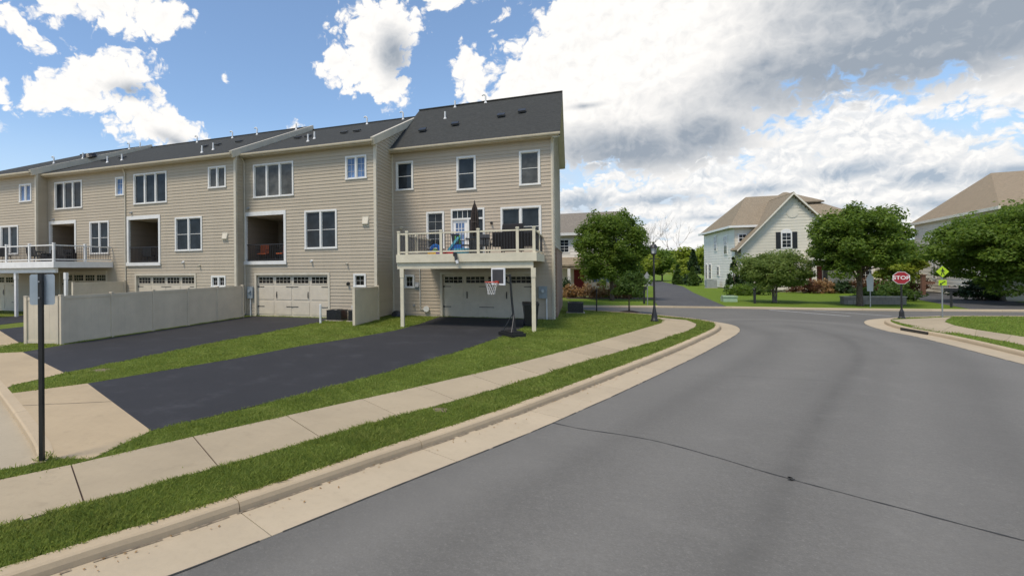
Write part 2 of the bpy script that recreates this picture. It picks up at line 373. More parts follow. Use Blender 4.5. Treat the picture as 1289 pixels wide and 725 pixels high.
def glassmat(name, col, rough=.06):
    m, nt, b = base(name)
    f = nrange(nt, nnoise(nt, 1.4, 4), .35, .65)
    lnk(nt, nmix(nt, f, tuple(x*.6 for x in col), tuple(x*1.4 for x in col)), b.inputs['Base Color'])
    b.inputs['Roughness'].default_value = rough; b.inputs['IOR'].default_value = 1.5; b.inputs['Specular IOR Level'].default_value = .28
    nbump(nt, b, nnoise(nt, .8, 2), .04, .05)
    return m
M['glass'] = glassmat('dark window glass', (.022, .028, .034))
M['glass_blue'] = glassmat('window glass tinted with sky reflection', (.12, .20, .36))  # blue base colour stands for sky reflected in the panes
M['glass_curtain'] = glassmat('window glass before curtain', (.085, .085, .078))
M['glass_black'] = glassmat('black door glass', (.010, .010, .012))
M['lampglass'] = mat('frosted lantern glass', (.55, .56, .55), .25, .08)
M['board'] = mat('smoked backboard', (.05, .05, .055), .5)

# ------------------------------------------------------------------ mesh helpers
class MB:
    def __init__(s): s.v = []; s.f = []; s.mi = []; s.cur = 0
    def vert(s, p): s.v.append(tuple(map(float, p))); return len(s.v)-1
    def face(s, ps):
        i = len(s.v); s.v += [tuple(map(float, p)) for p in ps]; s.f.append(list(range(i, i+len(ps)))); s.mi.append(s.cur)
    def idx(s, f): s.f.append(list(f)); s.mi.append(s.cur)
    def box(s, x0, x1, y0, y1, z0, z1):
        i = len(s.v)
        s.v += [(x, y, z) for z in (z0, z1) for (x, y) in ((x0, y0), (x1, y0), (x1, y1), (x0, y1))]
        for f in ((0,3,2,1),(4,5,6,7),(0,1,5,4),(1,2,6,5),(2,3,7,6),(3,0,4,7)): s.idx([i+k for k in f])
        return s
    def obox(s, c, ax, ay, az, hx, hy, hz):
        c, ax, ay, az = map(Vector, (c, ax, ay, az)); i = len(s.v)
        for z in (-hz, hz):
            for x, y in ((-hx, -hy), (hx, -hy), (hx, hy), (-hx, hy)): s.v.append(tuple(c+ax*x+ay*y+az*z))
        for f in ((0,3,2,1),(4,5,6,7),(0,1,5,4),(1,2,6,5),(2,3,7,6),(3,0,4,7)): s.idx([i+k for k in f])
        return s
    def prism(s, poly, z0, z1):
        n = len(poly); i = len(s.v)
        s.v += [(p[0], p[1], z0) for p in poly]+[(p[0], p[1], z1) for p in poly]
        s.idx([i+k for k in range(n)][::-1]); s.idx([i+n+k for k in range(n)])
        for k in range(n): s.idx([i+k, i+(k+1) % n, i+n+(k+1) % n, i+n+k])
        return s
    def extr(s, poly, a, b):
        """polygon of 3-D points swept from offset a to offset b"""
        a, b = Vector(a), Vector(b); n = len(poly); i = len(s.v)
        s.v += [tuple(Vector(p)+a) for p in poly]+[tuple(Vector(p)+b) for p in poly]
        s.idx([i+k for k in range(n)][::-1]); s.idx([i+n+k for k in range(n)])
        for k in range(n): s.idx([i+k, i+(k+1) % n, i+n+(k+1) % n, i+n+k])
        return s
    def tube(s, pts, r, n=8, cap=True):
        pts = [Vector(p) for p in pts]; rs = r if isinstance(r, (list, tuple)) else [r]*len(pts)
        rings = []
        for k, p in enumerate(pts):
            d = (pts[min(k+1, len(pts)-1)]-pts[max(k-1, 0)]).normalized()
            u = d.cross(Vector((0, 0, 1)) if abs(d.z) < .95 else Vector((1, 0, 0))).normalized(); w = d.cross(u)
            i = len(s.v)
            for q in range(n):
                t = 2*math.pi*q/n; s.v.append(tuple(p+(u*math.cos(t)+w*math.sin(t))*rs[k]))
            rings.append(i)
        for a, b in zip(rings, rings[1:]):
            for q in range(n): s.idx([a+q, a+(q+1) % n, b+(q+1) % n, b+q])
        if cap:
            s.idx([rings[0]+q for q in range(n)][::-1]); s.idx([rings[-1]+q for q in range(n)])
        return s
    def lathe(s, prof, c=(0, 0, 0), n=12):
        return s.tube([(c[0], c[1], c[2]+z) for r, z in prof], [max(r, .0005) for r, z in prof], n)
    def build(s, name, m, parent=None, world=True, smooth=False):
        me = bpy.data.meshes.new(name)
        off = Vector((0, 0, 0))
        if world and parent:
            p = parent
            while p: off += p.location; p = p.parent
        v = [tuple(Vector(q)-off) for q in s.v] if off.length else s.v
        me.from_pydata(v, [], s.f); me.update()
        for k in (m if isinstance(m, (list, tuple)) else [m]): me.materials.append(k)
        me.polygons.foreach_set('material_index', s.mi)
        if smooth: me.polygons.foreach_set('use_smooth', [True]*len(s.f))
        o = bpy.data.objects.new(name, me); COL.objects.link(o)
        if parent: o.parent = parent
        return o
def thing(name, label, cat, loc=(0, 0, 0), rz=0., group=None):
    o = bpy.data.objects.new(name, None); COL.objects.link(o); o.location = loc; o.rotation_euler = (0, 0, rz)
    o.empty_display_size = .2; return tag(o, label, cat, group)
def tag(o, label, cat, group=None):
    o['label'] = label; o['category'] = cat
    if group: o['group'] = group
    return o
def struct(o, kind='structure'): o['kind'] = kind; return o
def copy_thing(root, loc, label, rz=None):
    def cp(o, par):
        c = o.copy(); COL.objects.link(c)
        if par: c.parent = par
        for ch in o.children: cp(ch, c)
        return c
    r = cp(root, None); r.location = loc; r['label'] = label
    if rz is not None: r.rotation_euler = (0, 0, rz)
    return r
def arr(pts): return np.array([(p[0], p[1]) for p in pts], float)
def resample(pts, step):
    """smooth a polyline (Catmull-Rom) and resample it at equal steps"""
    p = arr(pts); out = []
    q = np.vstack([2*p[0]-p[1], p, 2*p[-1]-p[-2]])
    for i in range(1, len(q)-2):
        for t in np.linspace(0, 1, 24, endpoint=False):
            a, b, c, d = q[i-1], q[i], q[i+1], q[i+2]
            out.append(.5*((2*b)+(c-a)*t+(2*a-5*b+4*c-d)*t*t+(3*b-a-3*c+d)*t**3))
    out.append(p[-1]); o = np.array(out)
    for _ in range(14): o[1:-1] = (o[:-2]+2*o[1:-1]+o[2:])/4
    s = np.r_[0, np.cumsum(np.hypot(*np.diff(o, axis=0).T))]
    n = max(2, int(round(s[-1]/step))+1); t = np.linspace(0, s[-1], n)
    return np.c_[np.interp(t, s, o[:, 0]), np.interp(t, s, o[:, 1])]
def flat(name, poly, z, m, kind='structure'):
    mb = MB(); P = [Vector((p[0], p[1], z)) for p in poly]
    i = len(mb.v); mb.v += [tuple(p) for p in P]
    for t in tessellate_polygon([P]):
        a, b, c = (P[k] for k in t)
        if (b-a).cross(c-a).z < 0: t = (t[0], t[2], t[1])
        mb.idx([i+k for k in t])
    o = mb.build(name, m); return struct(o, kind)
def slab(name, poly, z0, z1, m):
    mb = MB(); P = [Vector((p[0], p[1], 0)) for p in poly]
    if sum(P[k-1].x*P[k].y-P[k].x*P[k-1].y for k in range(len(P))) < 0: P = P[::-1]
    n = len(P); mb.v += [(p.x, p.y, z0) for p in P]+[(p.x, p.y, z1) for p in P]
    for t in tessellate_polygon([P]):
        a, b, c = (P[k] for k in t)
        if (b-a).cross(c-a).z < 0: t = (t[0], t[2], t[1])
        mb.idx([n+k for k in t])
    for k in range(n): mb.idx([k, (k+1) % n, n+(k+1) % n, n+k])
    return struct(mb.build(name, m))
def inside(P, poly):
    x, y = P[:, 0], P[:, 1]; r = np.zeros(len(P), bool); q = arr(poly); n = len(q)
    for i in range(n):
        x0, y0 = q[i]; x1, y1 = q[i-1]
        c = (y0 > y) != (y1 > y)
        with np.errstate(divide='ignore', invalid='ignore'): r ^= c & (x < (x1-x0)*(y-y0)/(y1-y0)+x0)
    return r
def segdist(P, line):
    q = arr(line); d = np.full(len(P), 1e9)
    for a, b in zip(q, q[1:]):
        ab = b-a; t = np.clip(((P-a)@ab)/(ab@ab), 0, 1); d = np.minimum(d, np.hypot(*(P-a-t[:, None]*ab).T))
    return d

# ------------------------------------------------------------------ ground, road, kerbs, walks
Z = .10      # lawns, walks and drives lie this far above the road
FACE = [(-14, -20), (-8.2, -5.5), (-5.9, 0), (-4.3, 3.25), (-3.89, 4.0), (-3.34, 5.1), (-2.66, 6.5), (-1.41, 9.03), (-.43, 11.2), (.19, 12.6), (2.53, 18.1), (4.09, 22.0),
        (5.05, 24.5), (5.60, 26.3), (5.78, 27.9), (5.45, 29.2), (4.5, 30.6), (3.3, 31.9), (1.4, 33.3), (-.3, 34.3)]
FACE_S = resample(FACE, .3)
def offset(P, d):
    t = np.gradient(P, axis=0); t /= np.hypot(*t.T)[:, None]; return P+np.c_[-t[:, 1], t[:, 0]]*d     # + = to the left of travel
SWN = [(-16.4, -20), (-10.1, -5.5), (-7.6, -.5), (-5.45, 3.5), (-5.01, 4.35), (-4.31, 5.75), (-3.73, 7.0), (-2.99, 8.5), (-2.34, 9.85), (-1.44, 11.75), (.25, 15.6), (2.99, 21.6), (4.1, 24.3), (4.72, 26.2), (4.85, 27.6), (4.75, 28.7)]
SWF = [(-18.0, -20), (-11.4, -4.8), (-8.9, .1), (-6.75, 4.15), (-6.28, 4.95), (-5.6, 6.38), (-4.9, 7.75), (-4.24, 9.05), (-3.5, 10.45), (-1.72, 14.1), (.31, 18.9), (2.33, 24.0), (3.2, 26.2), (3.65, 27.6), (3.75, 28.9), (3.4, 30.3)]
NEARC = [(4.6, 30.2), (3.3, 31.6), (1.4, 33.0), (-.3, 34.0)]
ALK = [(-60, 31.0), (-16.8, 9.9), (-11.37, 7.25), (-8.76, 5.95), (-7.2, 5.12), (-6.85, 4.75)]     # kerb line of the alley
ALK = [tuple(p) for p in resample(ALK, .4)]
ALS = [(-7.1, 4.45), (-9.2, 1.6), (-18, -14), (-60, -60)]
back = offset(FACE_S, .19)
lawn_left = [tuple(p) for p in back]+[(-.6, 34.5), (-.6, 60), (-120, 60), (-120, 45)]+ALK+ALS+[(-60, -80), (-40, -80)]
flat('ground', [(-3000, -3000), (3000, -3000), (3000, 3000), (-3000, 3000)], -.04, M['lawn'])
flat('lawn', lawn_left, Z, M['lawn'])
flat('alley', ALK+ALS+[(-120, -60), (-120, 31)], Z-.085, M['alley'])
FARK = [(-.6, 37.45), (.3, 37.6), (4.9, 38.5), (8.8, 38.9), (13.5, 38.9), (18.5, 39.4), (24, 40.4), (45, 44.6), (90, 54)]
FARK_S = resample(FARK, .4)
lawn_far = [tuple(p) for p in offset(FARK_S, .16)]+[(160, 70), (160, 170), (-160, 170), (-160, 60.2), (-.6, 60.2)]
flat('lawn', lawn_far, Z, M['lawnfar'])
RFACE = [(2, -30), (7.0, -5), (9.6, 6), (11.0, 14), (11.62, 20.2), (11.98, 23.3), (12.15, 25.7), (12.08, 27.2), (12.35, 29.3), (12.95, 31.2), (13.9, 32.7), (15.6, 33.9), (20, 35.6), (45, 41.0), (90, 50.4)]
RFACE_S = resample(RFACE, .3)
lawn_right = [tuple(p) for p in offset(RFACE_S, -.19)]+[(90, -30)]
flat('lawn', lawn_right, Z, M['lawnfar'])
# road sheet with wear painted by age: tar seam between lanes, old patch lines, polished wheel tracks
SEAM = resample([(-1.2, -6), (.2, 2), (1.18, 5.21), (1.61, 6.2), (2.43, 8.13), (3.08, 9.71), (4.37, 12.62), (5.63, 15.32), (7.49, 19.39), (8.75, 23.3), (9.0, 26.3), (8.6, 28.6)], .5)
def make_road():
    xs = np.r_[-60, -30, -14, np.arange(-8, 16.01, .14), 20, 30, 50, 100.]; ys = np.r_[-60, -20, -5, np.arange(0, 40.01, .14), 44, 50, 60.]
    X, Y = np.meshgrid(xs, ys); P = np.c_[X.ravel(), Y.ravel()]; nx, ny = len(xs), len(ys)
    i = np.arange(nx*ny).reshape(ny, nx)
    F = np.c_[i[:-1, :-1].ravel(), i[:-1, 1:].ravel(), i[1:, 1:].ravel(), i[1:, :-1].ravel()]
    me = bpy.data.meshes.new('road'); me.from_pydata(np.c_[P, np.zeros(len(P))].tolist(), [], F.tolist()); me.update()
    d = segdist(P, SEAM); dl = segdist(P, FACE_S)
    w = np.exp(-(d/.15)**2)*.8
    edge = np.exp(-((dl-.75)/.4)**2)*.6
    arc = segdist(P, resample([(6.2, 24.5), (7.6, 25.4), (9.0, 26.0), (9.5, 24.5), (9.1, 21.5), (7.9, 18.6)], .4)); w = np.maximum(w, np.exp(-(arc/.16)**2)*.45)
    arc2 = segdist(P, resample([(1.7, 14.7), (3.6, 15.2), (5.4, 15.3)], .4)); w = np.maximum(w, np.exp(-(arc2/.10)**2)*.5)
    w = np.maximum(w, edge)
    for o_ in (-2.1, -3.7): w = np.maximum(w, np.exp(-((d-abs(o_))/.2)**2)*.35*(dl > 1.2))
    lt = np.exp(-((d-2.9)/.5)**2)*.5+np.exp(-((d-1.1)/.5)**2)*.35
    a = me.attributes.new('wear', 'FLOAT_COLOR', 'POINT')
    kn = np.convolve(rng.normal(0, 1, 140), [.25, .5, .25], 'same')
    bd = np.clip(.5+.33*np.interp(dl, np.arange(140)*.16, kn), 0, 1)
    a.data.foreach_set('color', np.c_[w, lt, bd, np.ones(len(P))].astype(np.float32).ravel())
    me.materials.append(M['road']); o = bpy.data.objects.new('road', me); COL.objects.link(o); struct(o)
make_road()
def strip(pts, wid, z, m, name, jit=.3):
    q = resample(pts, .12); mb = MB(); t = np.gradient(q, axis=0); t /= np.hypot(*t.T)[:, None]; n = np.c_[-t[:, 1], t[:, 0]]
    j = rng.normal(0, .012, len(q)); j = np.convolve(j, np.ones(3)/3, 'same'); q = q+n*j[:, None]
    ww = wid*(1+rng.uniform(-jit, jit, len(q)))/2
    for k in range(len(q)-1):
        a, b = q[k]+n[k]*ww[k], q[k]-n[k]*ww[k]; c, d = q[k+1]-n[k+1]*ww[k+1], q[k+1]+n[k+1]*ww[k+1]
        mb.face([(*a, z), (*b, z), (*c, z), (*d, z)])
    return struct(mb.build(name, m))
strip([(-.51, 9.61), (.12, 9.37), (.7, 9.28), (1.18, 9.1), (1.76, 8.68), (2.43, 8.13), (3.03, 7.74), (3.97, 7.13), (5.5, 6.2), (8.5, 4.4)], .026, .004, M['crack'], 'road_crack', .6)
mb = MB()
for k in range(6):
    t = rng.uniform(0, 6.28); c = np.array([2.43, 8.13])+np.array([math.cos(t), math.sin(t)])*.05
    mb.tube([(*c, .003), (*c, .006)], rng.uniform(.012, .03), 7)
struct(mb.build('tar_blot', M['crack']))
# worn crossing lines
strip([(10.6, 38.2), (11.8, 36.4), (13.0, 34.6)], .22, .004, M['linewhite'], 'road_marking', .05)
strip([(12.8, 38.4), (13.9, 36.8), (14.9, 35.2)], .16, .004, M['linewhite'], 'road_marking', .05)
def kerb(P, side, name, prof, m, L=3.0, gap=.012, skip=None):
    """profile (offset, z) swept along P in lengths with joints"""
    step = np.hypot(*np.diff(P, axis=0).T).mean(); k = max(1, int(round(L/step))); mb = MB()
    t = np.gradient(P, axis=0); t /= np.hypot(*t.T)[:, None]; nrm = np.c_[-t[:, 1], t[:, 0]]*side
    for a in range(0, len(P)-1, k):
        b = min(a+k, len(P)-1); ring = []
        for q in range(a, b+1):
            e = gap/2*(1 if q == a else -1 if q == b else 0)
            i = len(mb.v)
            for o_, z in prof:
                p = P[q]+nrm[q]*o_+t[q]*e; mb.v.append((p[0], p[1], z))
            ring.append(i)
        n = len(prof)
        for r0, r1 in zip(ring, ring[1:]):
            for q in range(n-1): mb.idx([r0+q, r1+q, r1+q+1, r0+q+1] if side > 0 else [r0+q, r0+q+1, r1+q+1, r1+q])
        mb.idx([ring[0]+q for q in range(n)]); mb.idx([ring[-1]+q for q in range(n)][::-1])
    return struct(mb.build(name, m))
KP = [(0, -.02), (.012, .07), (.03, .115), (.055, .13), (.2, .13), (.2, -.02)]
GP = [(-.66, -.02), (-.66, .006), (-.02, .016), (.0, .018), (.01, -.02)]
kerb(FACE_S, 1, 'kerb', KP, M['kerb']); kerb(FACE_S, 1, 'gutter_pan', GP, M['gutterpan'])
kerb(RFACE_S, -1, 'kerb', KP, M['kerb']); kerb(RFACE_S, -1, 'gutter_pan', GP, M['gutterpan'])
KL = [(0, -.02), (.02, .09), (.05, .105), (.35, .112), (.35, -.02)]
kerb(FARK_S, 1, 'kerb', KL, M['gutterpan']); 
kerb(np.array(ALK), 1, 'kerb', [(-.04, 0), (-.03, .1), (.0, .124), (.17, .124), (.17, 0)], M['kerb'])
M['dirt'] = mat('gutter dirt', (.27, .22, .155), .95, .4, 14)
def line_on(P, d, wid, z, m, name, keep=1.):
    q = offset(P, d); mb = MB(); t = np.gradient(q, axis=0); t /= np.hypot(*t.T)[:, None]; n = np.c_[-t[:, 1], t[:, 0]]
    ww = wid*np.clip(rng.normal(.8, .45, len(q)), .05, 2)/2; ww = np.convolve(ww, np.ones(3)/3, 'same')
    for k in range(len(q)-1):
        if rng.random() > keep: continue
        a, b = q[k]+n[k]*ww[k], q[k]-n[k]*ww[k]; c, e = q[k+1]+n[k+1]*ww[k+1], q[k+1]-n[k+1]*ww[k+1]
        mb.face([(*a, z), (*b, z), (*e, z), (*c, z)])
    return struct(mb.build(name, m), 'stuff')
FINE = resample([tuple(p) for p in FACE_S], .09)
line_on(FINE, -.018, .03, .0215, M['dirt'], 'gutter_dirt', .8)
line_on(FINE, -.664, .014, .010, M['crack'], 'gutter_seam', .9)
RF = resample([tuple(p) for p in RFACE_S], .12); line_on(RF, .664, .014, .010, M['crack'], 'gutter_seam', .9)
# sidewalk slabs
def slabs(near, far, L, z, name, m, gap=.014):
    a = resample(near, .1); n = max(2, int(round(.1*len(a)/L))); A = a[np.linspace(0, len(a)-1, n+1).astype(int)]
    f = resample(far, .05)
    B = f[np.linspace(0, len(f)-1, n+1).astype(int)]
    mb = MB()
    for k in range(n):
        sub = 4
        for q in range(1):
            pa0, pa1, pb0, pb1 = A[k], A[k+1], B[k], B[k+1]
            d = (pa1-pa0)/np.hypot(*(pa1-pa0)); e = d*gap/2
            mb.prism([(pa0[0]+e[0], pa0[1]+e[1]), (pa1[0]-e[0], pa1[1]-e[1]), (pb1[0]-e[0], pb1[1]-e[1]), (pb0[0]+e[0], pb0[1]+e[1])], 0, z+rng.uniform(-.002, .002))
    return struct(mb.build(name, m))
slabs(SWN, SWF, 1.66, Z+.020, 'sidewalk', M['walk'], .02)
flat('sidewalk_bed', [tuple(p) for p in resample(SWN, .5)]+[tuple(p) for p in resample(SWF, .5)[::-1]], Z+.005, M['mulch'])
AP1 = [(-12.17, 9.33), (-16.68, 11.3), (-17.6, 10.6), (-16.5, 9.93), (-11.85, 7.64), (-12.0, 7.9)]
AP2 = [(-10.53, 8.65), (-6.42, 6.45), (-6.25, 5.2), (-6.75, 5.0), (-7.15, 5.22), (-8.7, 6.06), (-11.25, 7.32)]
D1 = [(-12.17, 9.33), (-16.68, 11.3), (-16.9, 13.0), (-16.95, 24.6), (-12.2, 24.6), (-11.75, 23.2), (-11.85, 20.5), (-11.92, 17.97), (-12.1, 14.5)]
D2 = [(-10.53, 8.65), (-9.3, 12.7), (-8.72, 15.4), (-7.77, 18.1), (-7.1, 20.6), (-6.85, 23.4), (-6.85, 27.2), (-2.05, 27.2), (-2.2, 23.4), (-2.75, 19.5), (-3.62, 15.3), (-4.14, 13.3), (-4.79, 11.1), (-5.37, 9.3), (-5.84, 8.0), (-6.42, 6.45)]
D3_ = [(-19.0, 12.75), (-24.4, 15.4), (-24.6, 23.7), (-20.4, 23.7), (-19.2, 20)]
for q, (l, m) in enumerate(((AP1, 'apron'), (AP2, 'apron'))):
    slab('driveway_apron', l, 0, Z+.014, M[m])
strip([(-10.0, 6.75), (-8.6, 7.6)], .015, Z+.018, M['crack'], 'apron_joint', .2)
for l in (D1, D2, D3_): slab('driveway', l, 0, Z+.012, M['drive'])
slab('driveway', [(-31.3, 23.5), (-27.3, 23.5), (-26.4, 15.8), (-30.5, 17.9)], 0, Z+.012, M['drive'])
slab('driveway_apron', [(-24.4, 15.4), (-19.0, 12.75), (-18.2, 10.9), (-24.2, 13.9)], 0, Z+.013, M['apron'])
# street running back beyond the crossing, and the far drive
slab('side_street', [(4.8, 38.7), (8.6, 39.05), (9.2, 46), (10.2, 58), (12.2, 76), (13, 100), (9.6, 100), (8.8, 74), (6.6, 55), (5.4, 46)], 0, Z+.012, M['drivegrey'])
slab('driveway', [(20.4, 40.2), (25.5, 41.2), (26.5, 47.5), (30.0, 58), (34, 66), (27.6, 66), (25.2, 60), (22.6, 50)], 0, Z+.012, M['drivegrey'])
slabs([(13.35, 31.6), (13.0, 29.9), (12.9, 27.9), (13.0, 26.2), (13.0, 24.0), (12.5, 20), (11.8, 14), (10, 4)], [(16.6, 34.0), (14.9, 31), (14.3, 28.6), (14.25, 26.9), (14.3, 24.2), (13.9, 20), (13.2, 14), (11.4, 4)], 1.6, Z+.016, 'sidewalk', M['walk'])
slab('sidewalk', [(12.55, 26.2), (12.55, 28.2), (13.0, 28.9), (13.05, 26.4)], 0, Z+.018, M['walk'])
# storm drain mouth in the right kerb
mb = MB(); mb.box(-.75, .75, -.02, .03, -.015, .105)
o = mb.build('storm_drain', M['black'], None, False); o.location = (12.07, 26.95, .02); o.rotation_euler = (0, 0, R(94)); tag(o, 'black storm drain slot in the right hand kerb below the stop sign', 'drain')
# lawn beds
flat('mulch_bed', [(-.9, 45.5), (6.2, 46.5), (6.2, 49), (-.9, 49)], Z+.004, M['mulch'])
flat('mulch_bed', [(15.3, 61), (29, 61.5), (29, 63.4), (15.3, 63.4)], Z+.004, M['mulch'])

# ------------------------------------------------------------------ building helpers
def siding(mb, o, d, n, L, z0, z1, openings=(), course=.18, lap=.023, clip=None):
    """lap siding from base point o along d (unit), facing n; openings (a0, a1, z0, z1); clip(z) -> (a0, a1)"""
    o, d, n = Vector(o), Vector(d), Vector(n); up = Vector((0, 0, 1))
    k = 0; z = z0
    while z < z1-1e-4:
        ze = min(z+course, z1)
        cuts = sorted({z, ze, *[q for op in openings for q in (op[2], op[3]) if z < q < ze]})
        for ca, cb in zip(cuts, cuts[1:]):
            zm = (ca+cb)/2
            lo, hi = (0, L) if clip is None else clip(zm)
            if hi-lo < .02: continue
            iv = [(lo, hi)]
            for a0, a1, b0, b1 in openings:
                if b0 <= zm <= b1:
                    nv = []
                    for s, e in iv:
                        if a1 <= s or a0 >= e: nv.append((s, e)); continue
                        if a0 > s: nv.append((s, a0))
                        if a1 < e: nv.append((a1, e))
                    iv = nv
            fa = lap*(1-(ca-z)/course); fb = lap*(1-(cb-z)/course)
            for s, e in iv:
                p = lambda a, zz, f: o+d*a+n*f+up*(zz-o.z)
                mb.face([p(s, ca, fa), p(e, ca, fa), p(e, cb, fb), p(s, cb, fb)])
                mb.face([p(s, ca, 0), p(e, ca, 0), p(e, ca, fa), p(s, ca, fa)])
        z = ze
X_, Y_, NX, NY = (1, 0, 0), (0, 1, 0), (-1, 0, 0), (0, -1, 0)
def window(par, x0, x1, z0, z1, y, n=1, rows=2, cols=0, glass='glass', trim='trim', tw=.09, label=None, double=True):
    """window in a wall facing -y whose face is at y; casing, sashes, bars, glass"""
    mb = MB(); yf = y-.055
    mb.box(x0, x1, yf, y+.09, z1-tw, z1); mb.box(x0-.02, x1+.02, yf-.015, y+.09, z0, z0+tw*.75)
    mb.box(x0, x0+tw, yf, y+.09, z0+tw*.75, z1-tw); mb.box(x1-tw, x1, yf, y+.09, z0+tw*.75, z1-tw)
    ix0, ix1, iz0, iz1 = x0+tw, x1-tw, z0+tw*.75, z1-tw; mw = .10; w = (ix1-ix0-mw*(n-1))/n; s = .035
    gl = MB()
    for k in range(n):
        a = ix0+k*(w+mw); b = a+w
        if k < n-1: mb.box(b, b+mw, yf+.004, y+.09, iz0, iz1)
        yg = y+.028
        mb.box(a, a+s, yg-.02, yg+.04, iz0, iz1); mb.box(b-s, b, yg-.02, yg+.04, iz0, iz1)
        mb.box(a+s, b-s, yg-.02, yg+.04, iz0, iz0+s); mb.box(a+s, b-s, yg-.02, yg+.04, iz1-s, iz1)
        if double and n < 3: mb.box(a+s, b-s, yg-.01, yg+.04, (iz0+iz1)/2-.014, (iz0+iz1)/2+.014)
        gl.box(a+s, b-s, yg+.012, yg+.03, iz0+s, iz1-s)
        if cols:
            for c in range(1, cols): xx = a+s+(b-a-2*s)*c/cols; mb.box(xx-.004, xx+.004, yg+.006, yg+.016, iz0+s, iz1-s)
            for c in range(1, rows):
                zz = iz0+(iz1-iz0)*c/rows
                if not double or abs(zz-(iz0+iz1)/2) > .05: mb.box(a+s, b-s, yg-.003, yg+.016, zz-.005, zz+.005)
    f = mb.build('window', M[trim], par); 
    if label: f['label'] = label
    gl.build('pane', M[glass], f)
    return (x0+.02, x1-.02, z0+.02, z1-.02)
def garage(par, x0, x1, z0, z1, y, tw=.12, nwin=4, lites=4):
    tr = MB(); tr.box(x0-tw, x0, y-.05, y+.2, z0, z1); tr.box(x1, x1+tw, y-.05, y+.2, z0, z1); tr.box(x0-tw, x1+tw, y-.055, y+.2, z1, z1+tw)
    tr.build('garage_casing', M['trim_beige'], par)
    mb = MB(); yd = y+.12; mb.box(x0, x1, yd, yd+.05, z0, z1)
    W_ = x1-x0; pw = W_/nwin; gl = MB(); H = z1-z0
    wz0, wz1 = z0+H*.80, z0+H*.945
    for k in range(nwin):
        a = x0+k*pw+.10; b = a+pw-.20
        mb.box(a, b, yd-.025, yd, wz0-.05, wz0); mb.box(a, b, yd-.025, yd, wz1, wz1+.05)
        mb.box(a-.04, a, yd-.025, yd, wz0-.05, wz1+.05); mb.box(b, b+.04, yd-.025, yd, wz0-.05, wz1+.05)
        gl.box(a, b, yd-.008, yd, wz0, wz1)
        for c in range(1, lites): xx = a+(b-a)*c/lites; mb.box(xx-.009, xx+.009, yd-.02, yd-.008, wz0, wz1)
        mb.box(a, b, yd-.02, yd-.008, (wz0+wz1)/2-.008, (wz0+wz1)/2+.008)
        mb.box(a-.04, b+.04, yd-.018, yd, z0+.12, z0+H*.36); mb.box(a-.04, b+.04, yd-.018, yd, z0+H*.41, z0+H*.73)
    for q in (.25, .5, .76): mb.box(x0, x1, yd-.004, yd, z0+H*q-.006, z0+H*q+.006)
    d = mb.build('garage_door', M['door'], par)
    gl.build('door_window', M['glass_black'], d)
    for hz in (.24, .715):
        for c, s in ((x0+.02, 1), (x0+W_/2, 0), (x1-.02, -1)):
            h = MB()
            if s: h.box(min(c, c+s*.42), max(c, c+s*.42), yd-.032, yd-.02, z0+H*hz-.018, z0+H*hz+.018); h.box(min(c, c+s*.08), max(c, c+s*.08), yd-.034, yd-.019, z0+H*hz-.04, z0+H*hz+.04)
            else: h.box(c-.38, c+.38, yd-.032, yd-.02, z0+H*hz-.016, z0+H*hz+.016)
            h.build('hinge', M['dark'], d)
    for c in (x0+W_*.28, x0+W_*.72):
        h = MB(); h.box(c-.025, c+.025, yd-.03, yd-.019, z0+H*.44, z0+H*.60); h.tube([(c, yd-.03, z0+H*.46), (c, yd-.07, z0+H*.48), (c, yd-.07, z0+H*.56), (c, yd-.03, z0+H*.58)], .012, 6)
        h.build('handle', M['dark'], d)
    return (x0, x1, z0-.1, z1)
def roof_sheet(mb, poly, th=.12):
    P = [Vector(p) for p in poly]; n = (P[1]-P[0]).cross(P[2]-P[0]).normalized()
    if n.z < 0: P = P[::-1]; n = -n
    mb.extr([tuple(p) for p in P], -n*th, (0, 0, 0))
def gutter(par, x0, x1, y, z):
    mb = MB(); pr = [(0, 0), (0, -.02), (-.05, -.12), (-.09, -.13), (-.12, -.07), (-.12, 0), (-.10, 0), (-.10, -.06), (-.03, -.09), (-.012, 0)]
    mb.extr([(x0, y+a, z+b) for a, b in pr], (0, 0, 0), (x1-x0, 0, 0)); mb.build('gutter', M['gutter'], par)
def downspout(par, x, y, z1, z0=.15, m='trim_beige'):
    mb = MB(); mb.tube([(x, y-.30, z1), (x, y-.28, z1-.08), (x, y-.06, z1-.35), (x, y-.06, z0+.12), (x, y-.2, z0)], .04, 6); mb.build('downspout', M[m], par)
def vent_hood(par, x0, x1, z0, z1, y, m='trim_beige', name='wall_vent'):
    mb = MB(); mb.box(x0, x1, y-.04, y, z0, z1)
    mb.extr([(x0+.03, y-.04, z1-.05), (x0+.03, y-.13, z0+.16), (x0+.03, y-.13, z0+.12), (x0+.03, y-.04, z0+.05)], (0, 0, 0), (x1-x0-.06, 0, 0)); mb.build(name, M[m], par)
def knob(par, x, y, z, r=.09, m='trim_beige', name='wall_light'):
    mb = MB(); mb.tube([(x, y, z), (x, y-.05, z)], r, 10); mb.tube([(x, y-.05, z), (x, y-.16, z-.04)], [r*.5, r*.8], 8); mb.build(name, M[m], par)
def pipe(par, x, y, z, h=.5, bend=False, m='pvc', r=.05):
    mb = MB()
    pts = [(x, y, z-.1), (x, y, z+h)]
    if bend: pts += [(x-.05, y, z+h+.08), (x-.14, y, z+h+.10), (x-.22, y, z+h+.05)]
    mb.tube(pts, r, 8); mb.tube([(x, y, z-.04), (x, y, z+.06)], [r*2.2, r*1.3], 8); mb.build('vent_pipe', M[m], par)
